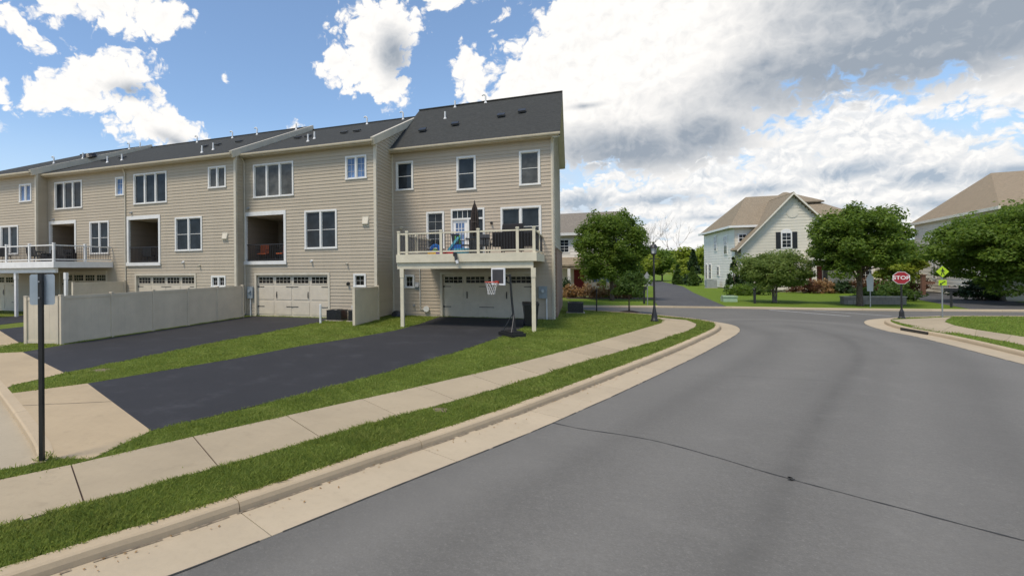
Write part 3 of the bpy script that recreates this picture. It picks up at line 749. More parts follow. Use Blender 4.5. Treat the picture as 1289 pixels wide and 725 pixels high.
def town_house(label, x0, x1, y, ridge_y, ridge_z, eave_z, back_y, sm, left_over=0., right_over=0., roof_x0=None):
    t = thing('town_house', label, 'house', ((x0+x1)/2, y, 0), 0, 'town houses in the beige row')
    t['u'] = 0; del t['u']
    ey = y-.42; sl_ = (ridge_z-eave_z)/(ridge_y-ey); rf = MB()
    bz = ridge_z-(back_y-ridge_y)*sl_
    a, b = x0-left_over, x1+right_over
    roof_sheet(rf, [(a, ey, eave_z), (b, ey, eave_z), (b, ridge_y, ridge_z), (a, ridge_y, ridge_z)])
    roof_sheet(rf, [(a, ridge_y, ridge_z), (b, ridge_y, ridge_z), (b, back_y, bz), (a, back_y, bz)])
    r = rf.build('roof', M['shingle'], t)
    rz = MB(); rz.box(a, b, ridge_y-.14, ridge_y+.14, ridge_z-.03, ridge_z+.035); rz.build('ridge_cap', M['shingle'], r)
    so = MB(); so.box(x0, x1, ey+.02, y+.02, eave_z-.20, eave_z-.165); so.box(a, b, ey, ey+.02, eave_z-.2, eave_z-.03); so.build('soffit', M['gutter'], t)
    gutter(t, a, b, ey, eave_z-.02)
    return t, sl_, ey, r
def finish_walls(t, x0, x1, y, eave_z, ops, sm, z0=.22):
    mb = MB(); siding(mb, (x0, y, z0), X_, NY, x1-x0, z0, eave_z-.19, [(a-x0, b-x0, c, d) for a, b, c, d in ops])
    mb.build('wall', M[sm], t)
    # a dark lining a little way in closes the wall behind the siding
    segs = sorted((a, b) for a, b, c, d in ops if c <= z0)
    cur = x0
    for a, b in segs:
        if a > cur: MB().box(cur, a, y-.01, y+.06, -.05, z0).build('foundation', M['path'], t)
        cur = b
    if cur < x1: MB().box(cur, x1, y-.01, y+.06, -.05, z0).build('foundation', M['path'], t)
def right_wall(t, x, y, back, eave_z, sl_, ey, ridge_y, ridge_z, sm, ops=(), z0=.2, rake=.28):
    mb = MB(); L = back-y
    def clip(z):
        # under the front slope: z < eave_z + sl*(yy-ey)
        lo = max(0, (z+.05-eave_z)/sl_+ey-y); hi = min(L, ridge_y+(ridge_z-.05-z)/sl_-y)
        return lo, hi
    siding(mb, (x, y, z0), Y_, X_, L, z0, ridge_z-.1, ops, clip=clip)
    mb.build('side_wall', M[sm], t)
    rk = MB(); d = Vector((0, ridge_y-ey, ridge_z-eave_z)).normalized(); nn = Vector((0, -d.z, d.y))
    a = Vector((x+.03, ey, eave_z)); b = Vector((x+.03, ridge_y, ridge_z))
    if rake: rk.extr([tuple(a+nn*.10), tuple(b+nn*.10), tuple(b-nn*rake), tuple(a-nn*rake)], (-.12, 0, 0), (.06, 0, 0)); rk.build('rake_board', M['trim_beige'], t)
    cb = MB(); cb.box(x-.10, x+.045, y-.05, y, .1, eave_z-.2); cb.box(x, x+.045, y, y+.10, .1, eave_z-.1); cb.build('corner_board', M['trim_beige'], t)
def recess(t, x0, x1, z0, z1, y, depth=3.4, rail=True, tw=.14, m='siding', top='trim', rail_h=.95):
    """covered balcony let into the wall: lining, casing, ledge and dark metal railing"""
    tr = MB(); tr.box(x0-tw, x0, y-.05, y+.12, z0-.02, z1); tr.box(x1, x1+tw, y-.05, y+.12, z0-.02, z1); tr.box(x0-tw, x1+tw, y-.055, y+.12, z1, z1+tw*1.6)
    tr.box(x0-tw-.03, x1+tw+.03, y-.10, y+.12, z0-.2, z0); tr.build('balcony_casing', M[top], t)
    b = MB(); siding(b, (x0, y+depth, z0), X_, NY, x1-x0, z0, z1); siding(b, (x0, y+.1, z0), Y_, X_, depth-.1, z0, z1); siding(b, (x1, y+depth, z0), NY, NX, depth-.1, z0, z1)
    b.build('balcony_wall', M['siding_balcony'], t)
    c = MB(); c.box(x0-.1, x1+.1, y+.02, y+depth+.1, z1-.005, z1+.05); c.build('balcony_ceiling', M['trim_beige'], t)
    c = MB(); c.box(x0-.1, x1+.1, y+.13, y+depth+.1, z0-.08, z0-.002); c.build('balcony_floor', M['deckboard'], t)
    dr = MB(); xa = x0+(x1-x0)*.45; dr.box(xa, x1-.12, y+depth-.08, y+depth-.03, z0, z0+2.1); f = dr.build('balcony_door', M['white'], t)
    g = MB(); g.box(xa+.12, x1-.24, y+depth-.09, y+depth-.075, z0+.25, z0+1.95); g.build('pane', M['glass_black'], f)
    if rail:
        r = MB(); yr = y+.05
        r.box(x0, x1, yr-.02, yr+.02, z0+rail_h-.04, z0+rail_h); r.box(x0, x1, yr-.015, yr+.015, z0+.06, z0+.09)
        n = int((x1-x0)/.11)
        for k in range(1, n): xx = x0+(x1-x0)*k/n; r.box(xx-.008, xx+.008, yr-.008, yr+.008, z0+.09, z0+rail_h-.04)
        r.build('railing', M['dark'], t)
    return (x0, x1, z0-.02, z1)
def meter(par, x0, x1, z0, z1, y, pipe_x=None):
    mb = MB(); mb.box(x0, x1, y-.16, y, z0, z1); o = mb.build('electric_meter', M['meter'], par)
    g = MB(); c = ((x0+x1)/2, y-.16, z0+(z1-z0)*.62); g.tube([c, (c[0], c[1]-.1, c[2])], [.085, .075], 12); g.build('meter_dial', M['alu'], o)
    p = MB(); px = pipe_x if pipe_x else (x0+x1)/2; p.tube([(px, y-.08, z0), (px, y-.08, .1)], .035, 8); p.build('conduit', M['pvc'], o)

# ------------------------------------------------------------------ the row of town houses
EZ, RY = 9.26, 33.2
# fourth house, with the corner deck
x0, x1, y = -9.53, -1.09, 27.34
t4, sl4, ey4, r4 = town_house('end town house with the deck on posts and basketball hoop in front', x0, x1, y, 33.0, 13.1, EZ+.02, 38.4, 'siding_pink', 0, .36)
ops = []
ops.append(window(t4, -9.28, -8.28, 7.0, 8.6, y)); ops.append(window(t4, -5.89, -4.87, 6.79, 8.58, y)); ops.append(window(t4, -2.7, -1.68, 6.82, 8.58, y, glass='glass_curtain'))
ops.append(window(t4, -7.57, -6.58, 3.75, 5.75, y, cols=2, rows=4)); ops.append(window(t4, -3.64, -1.66, 3.75, 5.79, y, n=2))
ops.append(window(t4, -8.85, -8.27, 1.62, 2.36, y, cols=2, rows=2, double=False, glass='glass_black'))
# garden door with transom and side light
def patio_door(t, x0, x1, z0, z1, y):
    mb = MB(); tw = .09; ym = y-.05
    mb.box(x0, x0+tw, ym, y+.1, z0, z1); mb.box(x1-tw, x1, ym, y+.1, z0, z1); mb.box(x0+tw, x1-tw, ym, y+.1, z1-tw, z1)
    zt = z1-.50; mb.box(x0+tw, x1-tw, ym-.01, y+.1, zt-.09, zt)
    for k in range(1, 6): xx = x0+tw+(x1-x0-2*tw)*k/6; mb.box(xx-.012, xx+.012, y, y+.06, zt, z1-tw)
    xm = x0+(x1-x0)*.52; mb.box(xm-.05, xm+.05, ym, y+.1, z0, zt-.09)
    f = mb.build('door_frame', M['trim'], t)
    g = MB(); g.box(x0+tw, x1-tw, y+.04, y+.06, zt, z1-tw); g.box(xm+.05, x1-tw, y+.04, y+.06, z0+.1, zt-.09); g.build('pane', M['glass'], f)
    d = MB(); a, b = x0+tw, xm-.05; s = .16
    d.box(a, a+s, y+.02, y+.07, z0, zt-.09); d.box(b-s, b, y+.02, y+.07, z0, zt-.09); d.box(a+s, b-s, y+.02, y+.07, z0, z0+.3); d.box(a+s, b-s, y+.02, y+.07, zt-.25, zt-.09)
    for k in range(1, 3): xx = a+s+(b-a-2*s)*k/3; d.box(xx-.013, xx+.013, y+.025, y+.065, z0+.3, zt-.25)
    for k in range(1, 5): zz = z0+.3+(zt-.55-z0)*k/5; d.box(a+s, b-s, y+.027, y+.063, zz-.013, zz+.013)
    dd = d.build('patio_door', M['white'], t)
    g = MB(); g.box(a+s, b-s, y+.04, y+.055, z0+.3, zt-.25); g.build('pane', M['glass_blue'], dd)
    k = MB(); k.tube([(b-.07, y+.02, z0+1.0), (b-.07, y-.05, z0+1.0)], .03, 8); k.build('handle', M['alu'], dd)
    return (x0+.02, x1-.02, z0, z1-.02)
ops.append(patio_door(t4, -6.22, -4.45, 3.3, 5.83, y))
ops.append(garage(t4, -6.72, -2.1, .1, 2.36, y))
finish_walls(t4, x0, x1, y, EZ, ops, 'siding_pink')
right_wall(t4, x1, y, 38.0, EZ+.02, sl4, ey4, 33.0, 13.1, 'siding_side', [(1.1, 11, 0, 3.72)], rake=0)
mb = MB(); mb.box(x1-.05, x1+.10, y+1.1, 38.0, -.05, 3.66); mb.build('brick_base', M['brick'], t4)
mb = MB(); mb.extr([(x1-.05, y+1.05, 3.66), (x1+.14, y+1.05, 3.66), (x1+.14, y+1.05, 3.71), (x1-.05, y+1.05, 3.78)], (0, 0, 0), (0, 9.6, 0)); mb.build('brick_cap', M['path'], t4)
mb = MB()  # overhanging rake soffit on the gable end
for (ya, za, yb, zb) in ((ey4, EZ+.02, 33.0, 13.1), (33.0, 13.1, 38.4, 13.1-5.4*sl4)):
    mb.extr([(x1+.30, ya, za-.02), (x1+.30, yb, zb-.02), (x1+.30, yb, zb-.24), (x1+.30, ya, za-.24)], (0, 0, 0), (.055, 0, 0))
    mb.extr([(x1, ya, za-.22), (x1, yb, zb-.22), (x1, yb, zb-.25), (x1, ya, za-.25)], (0, 0, 0), (.30, 0, 0))
mb.build('rake_board', M['trim_beige'], t4)
cb = MB(); cb.box(x0, x0+.09, y-.04, y, .1, EZ-.2); cb.build('corner_board', M['trim_beige'], t4)
downspout(t4, x1-.02, y, EZ-.1); knob(t4, -4.1, y, 5.02, .07, 'dark', 'lantern'); knob(t4, -9.0, y, 4.95, .1, 'trim_beige', 'wall_vent')
vent_hood(t4, -8.25, -8.0, 1.55, 1.95, y, 'grey'); meter(t4, -1.82, -1.42, 1.15, 1.75, y, -1.45)
mb = MB(); mb.tube([(-7.95, y-.06, 2.9), (-7.95, y-.06, .5), (-7.6, y-.08, .45)], .022, 6); mb.tube([(-7.6, y-.02, .5), (-7.6, y-.14, .5)], .16, 12); mb.build('hose_reel', M['pvc'], t4)
knob(t4, -8.3, y, .7, .05, 'grey', 'outlet')
def on_roof(t, r, x, yy, kind, ez, ey, sl_):
    z = ez+(yy-ey)*sl_
    if kind == 'box':
        mb = MB(); mb.extr([(x-.2, yy-.18, z-.02), (x-.2, yy+.2, z+.38*sl_), (x-.2, yy+.16, z+.36*sl_+.05), (x-.2, yy-.2, z+.07)], (0, 0, 0), (.4, 0, 0)); mb.build('roof_vent', M['black'], r)
    else: pipe(r, x, yy, z, .42, kind == 'bend')
for q in ((-8.2, 29.0, 'box'), (-6.4, 29.4, 'box'), (-3.9, 29.9, 'box'), (-2.8, 30.2, 'box'), (-7.3, 30.8, 'pipe'), (-7.1, 32.7, 'pipe'), (-5.2, 32.8, 'bend')): on_roof(t4, r4, *q, EZ+.02, ey4, sl4)

# the deck of the fourth house
def make_deck(t, xa, xb, ya, yb, zf, posts, rails_front, wood, colr, left_side=True, right_side=True, railh=.92, dark=True, post_y=None, beam=True):
    fl = MB(); n = int((yb-ya)/.14)
    for k in range(n): fl.box(xa+.04, xb-.04, ya+.04+k*.14, ya+.04+k*.14+.132, zf-.035, zf)
    dk = fl.build('deck', M['deckboard'], t)
    fa = MB(); fa.box(xa-.04, xb+.04, ya-.03, ya+.03, zf-.34, zf+.012); fa.box(xa-.04, xa+.02, ya+.03, yb, zf-.34, zf+.012); fa.box(xb-.02, xb+.04, ya+.03, yb, zf-.34, zf+.012)
    fa.build('fascia', M[wood], dk)
    js = MB()
    for k in range(1, int((xb-xa)/.5)): js.box(xa+k*.5-.02, xa+k*.5+.02, ya+.05, yb, zf-.30, zf-.04)
    js.build('joists', M['deckboard'], dk)
    if beam:
        bm = MB(); py = post_y if post_y else ya+.12
        bm.box(xa-.02, xb-.1, py-.06, py+.1, zf-.62, zf-.345); bm.build('beam', M[wood], dk)
    py = post_y if post_y else ya+.14
    for px in posts:
        p = MB(); p.box(px-.075, px+.075, py-.07, py+.08, .02, zf-.62); p.box(px-.09, px+.09, py-.085, py+.095, zf-1.0, zf-.62); p.build('post', M[wood], dk)
    # railing: newels, rails, balusters
    def run(p, q, newels):
        p, q = Vector((*p, zf)), Vector((*q, zf)); d = (q-p); L = d.length; d.normalize(); nrm = Vector((-d.y, d.x, 0)); up = Vector((0, 0, 1))
        for s in newels:
            c = p+d*(L*s); m = MB(); m.obox(c+up*.5, d, nrm, up, .055, .055, .5); m.obox(c+up*1.01, d, nrm, up, .07, .07, .015); m.extr([tuple(c+d*a+nrm*b+up*1.025) for a, b in ((-.06, -.06), (.06, -.06), (.06, .06), (-.06, .06))], (0, 0, 0), (0, 0, .03)); m.build('newel_post', M[colr], dk)
        m = MB(); m.obox((p+q)/2+up*railh, d, nrm, up, L/2, .035, .03); m.obox((p+q)/2+up*.12, d, nrm, up, L/2, .025, .03); m.build('rail', M[colr], dk)
        m = MB(); k = int(L/.115)
        for i in range(1, k): m.obox(p+d*(L*i/k)+up*(railh/2+.06), d, nrm, up, .009, .009, railh/2-.08)
        m.build('balusters', M['dark' if dark else colr], dk)
    run((xa+.06, ya+.06), (xb-.06, ya+.06), rails_front)
    if left_side: run((xa+.06, ya+.16), (xa+.06, yb), (.5,))
    if right_side: run((xb-.06, ya+.16), (xb-.06, yb), (.5,))
    return dk
dk4 = make_deck(t4, -7.40, -1.56, 21.85, 27.3, 3.30, (-7.22, -1.66), (0, .066, .335, .612, .888, 1), 'deck_trim', 'deck_trim')
mb = MB(); mb.box(-4.86, -4.72, 21.68, 21.80, 3.20, 3.36); mb.tube([(-4.76, 21.72, 3.22), (-4.72, 21.66, 3.0)], [.05, .07], 8); mb.cur = 1; mb.tube([(-4.70, 21.64, 3.02), (-4.66, 21.62, 2.88)], [.07, .055], 8); mb.build('deck_fixture', [M['black'], M['pvc']], dk4)

# third house
x0, x1, y = -17.6, -9.53, 24.8
t3, sl3, ey3, r3 = town_house('town house with the white marker post and orange chairs on its recessed balcony', x0, x1, y, RY, 12.75, EZ, 41.5, 'siding')
ops = [window(t3, -16.95, -14.33, 6.75, 8.66, y, n=3, glass='glass_curtain'), window(t3, -11.21, -10.01, 7.37, 8.6, y, n=2, cols=2, rows=3, double=False, glass='glass_blue'),
       window(t3, -13.67, -11.73, 3.79, 5.88, y, n=2), window(t3, -10.80, -10.10, 1.76, 2.46, y, cols=2, rows=2, double=False, glass='glass_black')]
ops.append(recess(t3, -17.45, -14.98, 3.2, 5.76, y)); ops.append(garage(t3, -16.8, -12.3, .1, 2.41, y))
finish_walls(t3, x0, x1, y, EZ, ops, 'siding')
right_wall(t3, x1, y, 38, EZ, sl3, ey3, RY, 12.75, 'siding')
downspout(t3, x0+.06, y, EZ-.1); vent_hood(t3, -10.28, -9.91, 4.89, 5.42, y, 'trim_beige'); knob(t3, -13.25, y, 3.16, .07, 'white', 'wall_vent'); knob(t3, -11.15, y, 3.0, .06, 'trim_beige', 'outlet')
knob(t3, -17.3, y, 6.22, .07, 'grey', 'security_light'); knob(t3, -11.1, y, 1.95, .09, 'dark', 'wall_light'); meter(t3, -17.35, -16.98, 1.1, 1.76, y)
for q in ((-16.2, 28.6, 'box'), (-15.5, 28.7, 'box'), (-12.9, 28.4, 'box'), (-12.1, 28.5, 'box'), (-14.4, 26.6, 'pipe'), (-14.5, 27.6, 'pipe'), (-13.1, 32.6, 'bend'), (-10.6, 32.8, 'bend')): on_roof(t3, r3, *q, EZ, ey3, sl3)

# second pair: one wall plane split by a downpipe
x0, x1, y = -25.85, -17.6, 24.0
t2, sl2, ey2, r2 = town_house('town house behind the tall almond fence with a dark recessed balcony', x0, x1, y, RY, 13.0, EZ-.08, 41, 'siding')
ops = [window(t2, -25.11, -22.5, 6.76, 8.64, y, n=3), window(t2, -19.46, -18.22, 7.36, 8.6, y, n=2, double=False, glass='glass_curtain'),
       window(t2, -21.9, -19.92, 3.84, 5.83, y, n=2), window(t2, -19.3, -18.3, 1.75, 2.4, y, n=2, cols=2, rows=2, double=False, glass='glass_black')]
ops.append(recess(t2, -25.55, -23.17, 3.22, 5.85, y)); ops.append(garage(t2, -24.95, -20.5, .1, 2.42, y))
finish_walls(t2, x0, x1, y, EZ-.08, ops, 'siding')
right_wall(t2, x1, y, 36, EZ-.08, sl2, ey2, RY, 13.0, 'siding')
downspout(t2, x0+.05, y, EZ-.15); vent_hood(t2, -18.5, -18.12, 4.34, 4.83, y, 'trim_beige'); knob(t2, -21.3, y, 3.2, .07, 'white', 'wall_vent'); knob(t2, -20.1, y, 3.0, .06, 'trim_beige', 'outlet'); knob(t2, -25.3, y, 6.3, .07, 'grey', 'security_light')
for q in ((-23.0, 28.0, 'box'), (-22.0, 28.1, 'box'), (-20.5, 28.4, 'box'), (-20.9, 25.2, 'pipe'), (-20.7, 26.0, 'pipe'), (-24.0, 32.4, 'bend'), (-22.0, 32.7, 'bend'), (-18.6, 32.6, 'pipe')): on_roof(t2, r2, *q, EZ-.08, ey2, sl2)
x0, x1 = -32.8, -25.85
t1, sl1, ey1, r1 = town_house('town house rising behind the white railed deck, left of the long downpipe', x0, x1, y, RY, 13.0, EZ-.08, 41, 'siding')
ops = [window(t1, -32.09, -29.54, 6.82, 8.64, y, n=3), window(t1, -26.62, -25.92, 7.40, 8.56, y, cols=2, rows=3, double=False, glass='glass_blue'), window(t1, -28.88, -27.2, 3.8, 5.9, y, n=2)]
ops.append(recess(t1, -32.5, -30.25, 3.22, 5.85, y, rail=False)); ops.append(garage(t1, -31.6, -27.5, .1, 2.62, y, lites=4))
finish_walls(t1, x0, x1, y, EZ-.08, ops, 'siding')
knob(t1, -32.2, y, 6.2, .07, 'grey', 'security_light')
for q in ((-31.0, 27.0, 'box'), (-29.5, 27.2, 'box'), (-28.6, 26.3, 'pipe'), (-29.6, 26.0, 'pipe'), (-27.5, 32.6, 'bend')): on_roof(t1, r1, *q, EZ-.08, ey1, sl1)
DK1 = make_deck(t1, -37.5, -26.9, 20.0, 23.95, 3.28, (-26.25, -30.4, -34.5), (0, .3, .62, .81, 1), 'white', 'white', left_side=False, dark=True, post_y=20.25)
# house at the left edge of the picture
x0, x1, y = -41.0, -32.8, 23.2
t0, sl0, ey0, r0 = town_house('leftmost town house, its roof carrying a black cable coil', x0, x1, y, RY, 13.15, EZ, 41, 'siding')
ops = [window(t0, -34.42, -33.22, 7.36, 8.55, y, n=2, double=False, glass='glass_blue'), window(t0, -37.2, -34.55, 3.9, 5.86, y, n=3), window(t0, -39.8, -37.3, 6.8, 8.6, y, n=3)]
ops.append(garage(t0, -39.5, -35.0, .1, 2.5, y))
finish_walls(t0, x0, x1, y, EZ, ops, 'siding'); right_wall(t0, x1, y, 36, EZ, sl0, ey0, RY, 13.15, 'siding')
for q in ((-36.2, 27, 'bend'), (-34.6, 32.6, 'bend'), (-33.4, 32.6, 'pipe'), (-35.0, 28.5, 'pipe')): on_roof(t0, r0, *q, EZ, ey0, sl0)
mb = MB(); zc = EZ+(27.4-ey0)*sl0
for k in range(3): mb.tube([(-32.9+(.42-.08*k)*math.cos(a), 27.4+.36*math.sin(a), zc+.12+.34*sl0*math.sin(a)+k*.09) for a in np.linspace(0, 6.283, 15)], .085, 6)
mb.build('cable_coil', M['black'], r0)

# ------------------------------------------------------------------ fences and yard things
def vinyl_fence(label, pts, h, group=None, cap=True, panel=2.4, m='fence', base_z=.1):
    t = thing('vinyl_fence', label, 'fence', (*pts[0], base_z), 0, group)
    for p, q in zip(pts, pts[1:]):
        p, q = Vector((*p, base_z)), Vector((*q, base_z)); d = q-p; L = d.length; d.normalize(); nrm = Vector((-d.y, d.x, 0)); up = Vector((0, 0, 1))
        n = max(1, round(L/panel))
        for k in range(n):
            a, b = p+d*(L*k/n), p+d*(L*(k+1)/n); c = (a+b)/2; hl = (b-a).length/2
            m_ = MB(); m_.obox(c+up*(h/2), d, nrm, up, hl-.06, .012, h/2-.06); m_.obox(c+up*(h-.07), d, nrm, up, hl-.05, .03, .055); m_.obox(c+up*.08, d, nrm, up, hl-.05, .03, .05)
            nb = max(2, int(hl*2/.28))
            for j in range(1, nb): m_.obox(a+d*(hl*2*j/nb)+up*(h/2), d, nrm, up, .006, .015, h/2-.13)
            m_.build('panel', M[m], t)
        for k in range(n+1):
            c = p+d*(L*k/n); m_ = MB(); m_.obox(c+up*(h/2), d, nrm, up, .06, .06, h/2+.01); m_.obox(c+up*(h+.02), d, nrm, up, .07, .07, .015); m_.build('post', M[m], t)
    return t
vinyl_fence('long almond vinyl fence running along the left driveway to the house corner', [(-17.12, 23.9), (-17.1, 13.0)], 1.75)
vinyl_fence('short almond vinyl fence return facing the alley beside the sign pole', [(-17.22, 12.95), (-18.55, 12.72)], 1.70, panel=1.4)
vinyl_fence('far low vinyl fence seen over the top of the long fence', [(-25.75, 23.8), (-25.75, 20.3)], 2.0)
vinyl_fence('short privacy screen fence shielding the air conditioners', [(-9.42, 24.7), (-9.42, 21.65)], 1.72, panel=3.2)
vinyl_fence('grey fence panel below the white deck at the left edge', [(-33.5, 19.6), (-31.0, 19.3)], 1.5, panel=2.6, m='grey')
def ac_unit(loc, label, m='dark', s=.75, h=.6, group=None):
    t = thing('air_conditioner', label, 'air conditioner', loc, 0, group); a = s/2
    mb = MB(); mb.box(-a, a, -a, a, .04, h); mb.box(-a-.015, a+.015, -a-.015, a+.015, h, h+.04)
    for k in range(9):
        z = .08+k*(h-.12)/9; mb.box(-a-.008, a+.008, -a-.008, a+.008, z, z+.02)
    mb.build('casing', M[m], t, False)
    f = MB()
    for r in (.1, .18, .26, .33): f.tube([(r*math.cos(x), r*math.sin(x), h+.05) for x in np.linspace(0, 6.283, 17)], .008, 5)
    f.build('fan_grille', M['black'], t, False)
    p = MB(); p.box(-a-.08, a+.08, -a-.08, a+.08, -.05, .04); p.build('pad', M['path'], t, False)
    return t
A0 = ac_unit((-11.35, 23.9, .1), 'black air conditioner beside the garage door of the third house', 'black', .8, .5, 'condensers by the screen fence')
copy_thing(A0, (-10.15, 23.9, .1), 'black air conditioner tucked against the privacy screen fence')
ac_unit((-.15, 31.9, .1), 'black air conditioner beside the brick side wall of the end house', 'black', .8, .55)
mb = MB(); mb.tube([(-11.48, 22.3, .05), (-11.48, 22.3, 1.0)], .055, 10); mb.tube([(-11.48, 22.3, 1.0), (-11.48, 22.3, 1.03)], [.055, .02], 10)
tag(mb.build('marker_post', M['pvc']), 'short white plastic marker post on the lawn strip between driveways', 'post')
mb = MB()
for dx, z in ((-.15, .45), (0, .8), (.2, .6)): mb.tube([(-10.8+dx, 24.6, .1), (-10.8+dx, 24.55, z), (-10.6+dx*.5, 24.6, z+.15)], .03, 6)
mb.cur = 1; mb.tube([(-10.75, 24.4, .2), (-10.7, 24.35, .55), (-10.6, 24.45, .75)], .035, 6)
tag(mb.build('service_pipes', [M['pvc'], M['redplastic']]), 'white and red service pipes rising between the two air conditioners', 'pipes')
# dark stone at the corner between third and fourth house
def rock(loc, s, label, m='dark'):
    bm = bmesh.new(); bmesh.ops.create_icosphere(bm, subdivisions=2, radius=1)
    for v in bm.verts: v.co = Vector((v.co.x*s[0], v.co.y*s[1], max(v.co.z, -.3)*s[2]))*(1+random.uniform(-.12, .12))
    me = bpy.data.meshes.new('rock'); bm.to_mesh(me); bm.free(); me.materials.append(M[m]); o = bpy.data.objects.new('rock', me); COL.objects.link(o); o.location = loc; return tag(o, label, 'rock')
rock((-9.05, 26.7, .15), (.38, .3, .3), 'dark bundle lying in the corner between the end house and its neighbour')
# trash bin
t = thing('trash_bin', 'black wheeled trash bin behind the right deck post', 'bin', (-1.95, 24.0, .1), R(10))
mb = MB(); b0 = [(-.24, -.26), (.24, -.26), (.24, .26), (-.24, .26)]; b1 = [(-.31, -.34), (.31, -.34), (.31, .36), (-.31, .36)]
i = 0; mb.v += [(*p, .04) for p in b0]+[(*p, .98) for p in b1]; mb.idx((3, 2, 1, 0)); mb.idx((4, 5, 6, 7))
for k in range(4): mb.idx([k, (k+1) % 4, 4+(k+1) % 4, 4+k])
mb.box(-.33, .33, -.36, .38, .93, .98); mb.build('body', M['black'], t, False)
mb = MB(); mb.extr([(-.33, -.37, .98), (-.33, .38, .98), (-.33, .38, 1.03), (-.33, .1, 1.08), (-.33, -.37, 1.02)], (0, 0, 0), (.66, 0, 0)); mb.build('lid', M['black'], t, False)
for s in (-1, 1): mb = MB(); mb.tube([(s*.24, .27, .1), (s*.30, .27, .1)], .1, 12); mb.build('wheel', M['dark'], t, False)
mb = MB(); mb.tube([(-.25, .42, .96), (.25, .42, .96)], .02, 8); mb.build('handle', M['dark'], t, False)
# basketball hoop
t = thing('basketball_hoop', 'portable basketball hoop on a black wheeled base in front of the deck', 'basketball hoop', (-2.3, 20.3, .1), R(-52))
mb = MB(); mb.extr([(-.5, -.32, .0), (.5, -.32, 0), (.38, .32, 0), (-.38, .32, 0)], (0, 0, .02), (0, 0, .14)); mb.extr([(-.42, -.26, 0), (.42, -.26, 0), (.32, .26, 0), (-.32, .26, 0)], (0, 0, .14), (0, 0, .20)); mb.build('base', M['black'], t, False)
mb = MB(); mb.tube([(0, .1, .15), (0, -.02, 1.3), (0, -.1, 2.35)], [.045, .04, .04], 10); mb.build('pole', M['dark'], t, False)
mb = MB()
for s in (-1, 1): mb.tube([(s*.3, -.24, .18), (s*.05, .04, .85)], .02, 6)
mb.build('braces', M['dark'], t, False)
mb = MB()
for s in (-1, 1):
    for dz in (0, .28): mb.tube([(s*.05, -.1, 2.0+dz), (s*.16, -.55, 2.2+dz*.6)], .018, 6)
mb.build('arms', M['dark'], t, False)
mb = MB(); mb.box(-.45, .45, -.60, -.575, 1.98, 2.56); bd = mb.build('backboard', M['board'], t, False)
mb = MB()
for a, b, c, d in ((-.47, .47, 1.95, 2.01), (-.47, .47, 2.53, 2.59), (-.47, -.41, 2.01, 2.53), (.41, .47, 2.01, 2.53)): mb.box(a, b, -.615, -.57, c, d)
mb.build('border', M['signwhite'], bd, False)
ry = -.62-.26; mb = MB(); mb.tube([(.23*math.cos(a), ry+.23*math.sin(a), 2.06) for a in np.linspace(0, 2*math.pi, 25)], .016, 6); mb.box(-.08, .08, -.66, -.615, 2.0, 2.1); mb.tube([(-.07, -.63, 2.05), (-.07, ry+.2, 2.06)], .012, 5); mb.tube([(.07, -.63, 2.05), (.07, ry+.2, 2.06)], .012, 5)
mb.build('rim', M['rim'], t, False)
mb = MB(); n = 12
for k in range(n):
    for s in (-1, 1):
        pts = []
        for q, (r, z) in enumerate(((.225, 2.05), (.19, 1.93), (.155, 1.81), (.135, 1.70), (.13, 1.60))):
            a = 2*math.pi*(k+s*q*.5)/n; pts.append((r*math.cos(a), ry+r*math.sin(a), z))
        mb.tube(pts, .007, 4)
mb.build('net', M['net'], t, False)
# things on the deck
ZD = 3.30
t = thing('patio_umbrella', 'closed dark brown patio umbrella standing on the deck', 'umbrella', (-4.12, 22.7, ZD))
mb = MB(); mb.tube([(0, 0, 0), (0, 0, 2.3)], .022, 8); mb.build('pole', M['dark'], t, False)
mb = MB(); rings = []
for z, r in ((.78, .10), (.95, .16), (1.3, .15), (1.7, .13), (2.0, .09), (2.2, .03)):
    i = len(mb.v); rings.append(i)
    for k in range(24): a = 2*math.pi*k/24; rr = r*(1+.28*(-1)**k); mb.v.append((rr*math.cos(a), rr*math.sin(a), z))
for a, b in zip(rings, rings[1:]):
    for k in range(24): mb.idx([a+k, a+(k+1) % 24, b+(k+1) % 24, b+k])
mb.idx([rings[-1]+k for k in range(24)]); mb.tube([(0, 0, 1.35), (0, 0, 1.42)], .165, 12); mb.lathe([(.03, 2.2), (.03, 2.26), (.005, 2.34)]); mb.build('canopy', M['umbrella'], t, False)
mb = MB(); mb.lathe([(.25, 0), (.25, .05), (.06, .09), (.04, .3)]); mb.build('stand', M['dark'], t, False)
t = thing('grill', 'barbecue grill under a black cover by the right deck rail', 'grill', (-2.55, 23.0, ZD))
mb = MB(); prof = [(-.36, .10), (.36, .10), (.38, .85), (.36, 1.05), (.22, 1.22), (0, 1.28), (-.22, 1.22), (-.36, 1.05), (-.38, .85)]
mb.extr([(-.42, a*.85, b) for a, b in prof], (0, 0, 0), (.84, 0, 0)); 
mb.extr([(-.82, a*.8, min(b, .92)) for a, b in [(-.36, .3), (.36, .3), (.38, .85), (.3, .95), (-.3, .95), (-.38, .85)]], (0, 0, 0), (.41, 0, 0)); mb.extr([(.41, a*.8, min(b, .92)) for a, b in [(-.36, .3), (.36, .3), (.38, .85), (.3, .95), (-.3, .95), (-.38, .85)]], (0, 0, 0), (.38, 0, 0)); mb.build('cover', M['cover'], t, False)
for s in (-1, 1): mb = MB(); mb.tube([(s*.33, -.25, .06), (s*.37, -.25, .06)], .06, 10); mb.build('wheel', M['dark'], t, False)
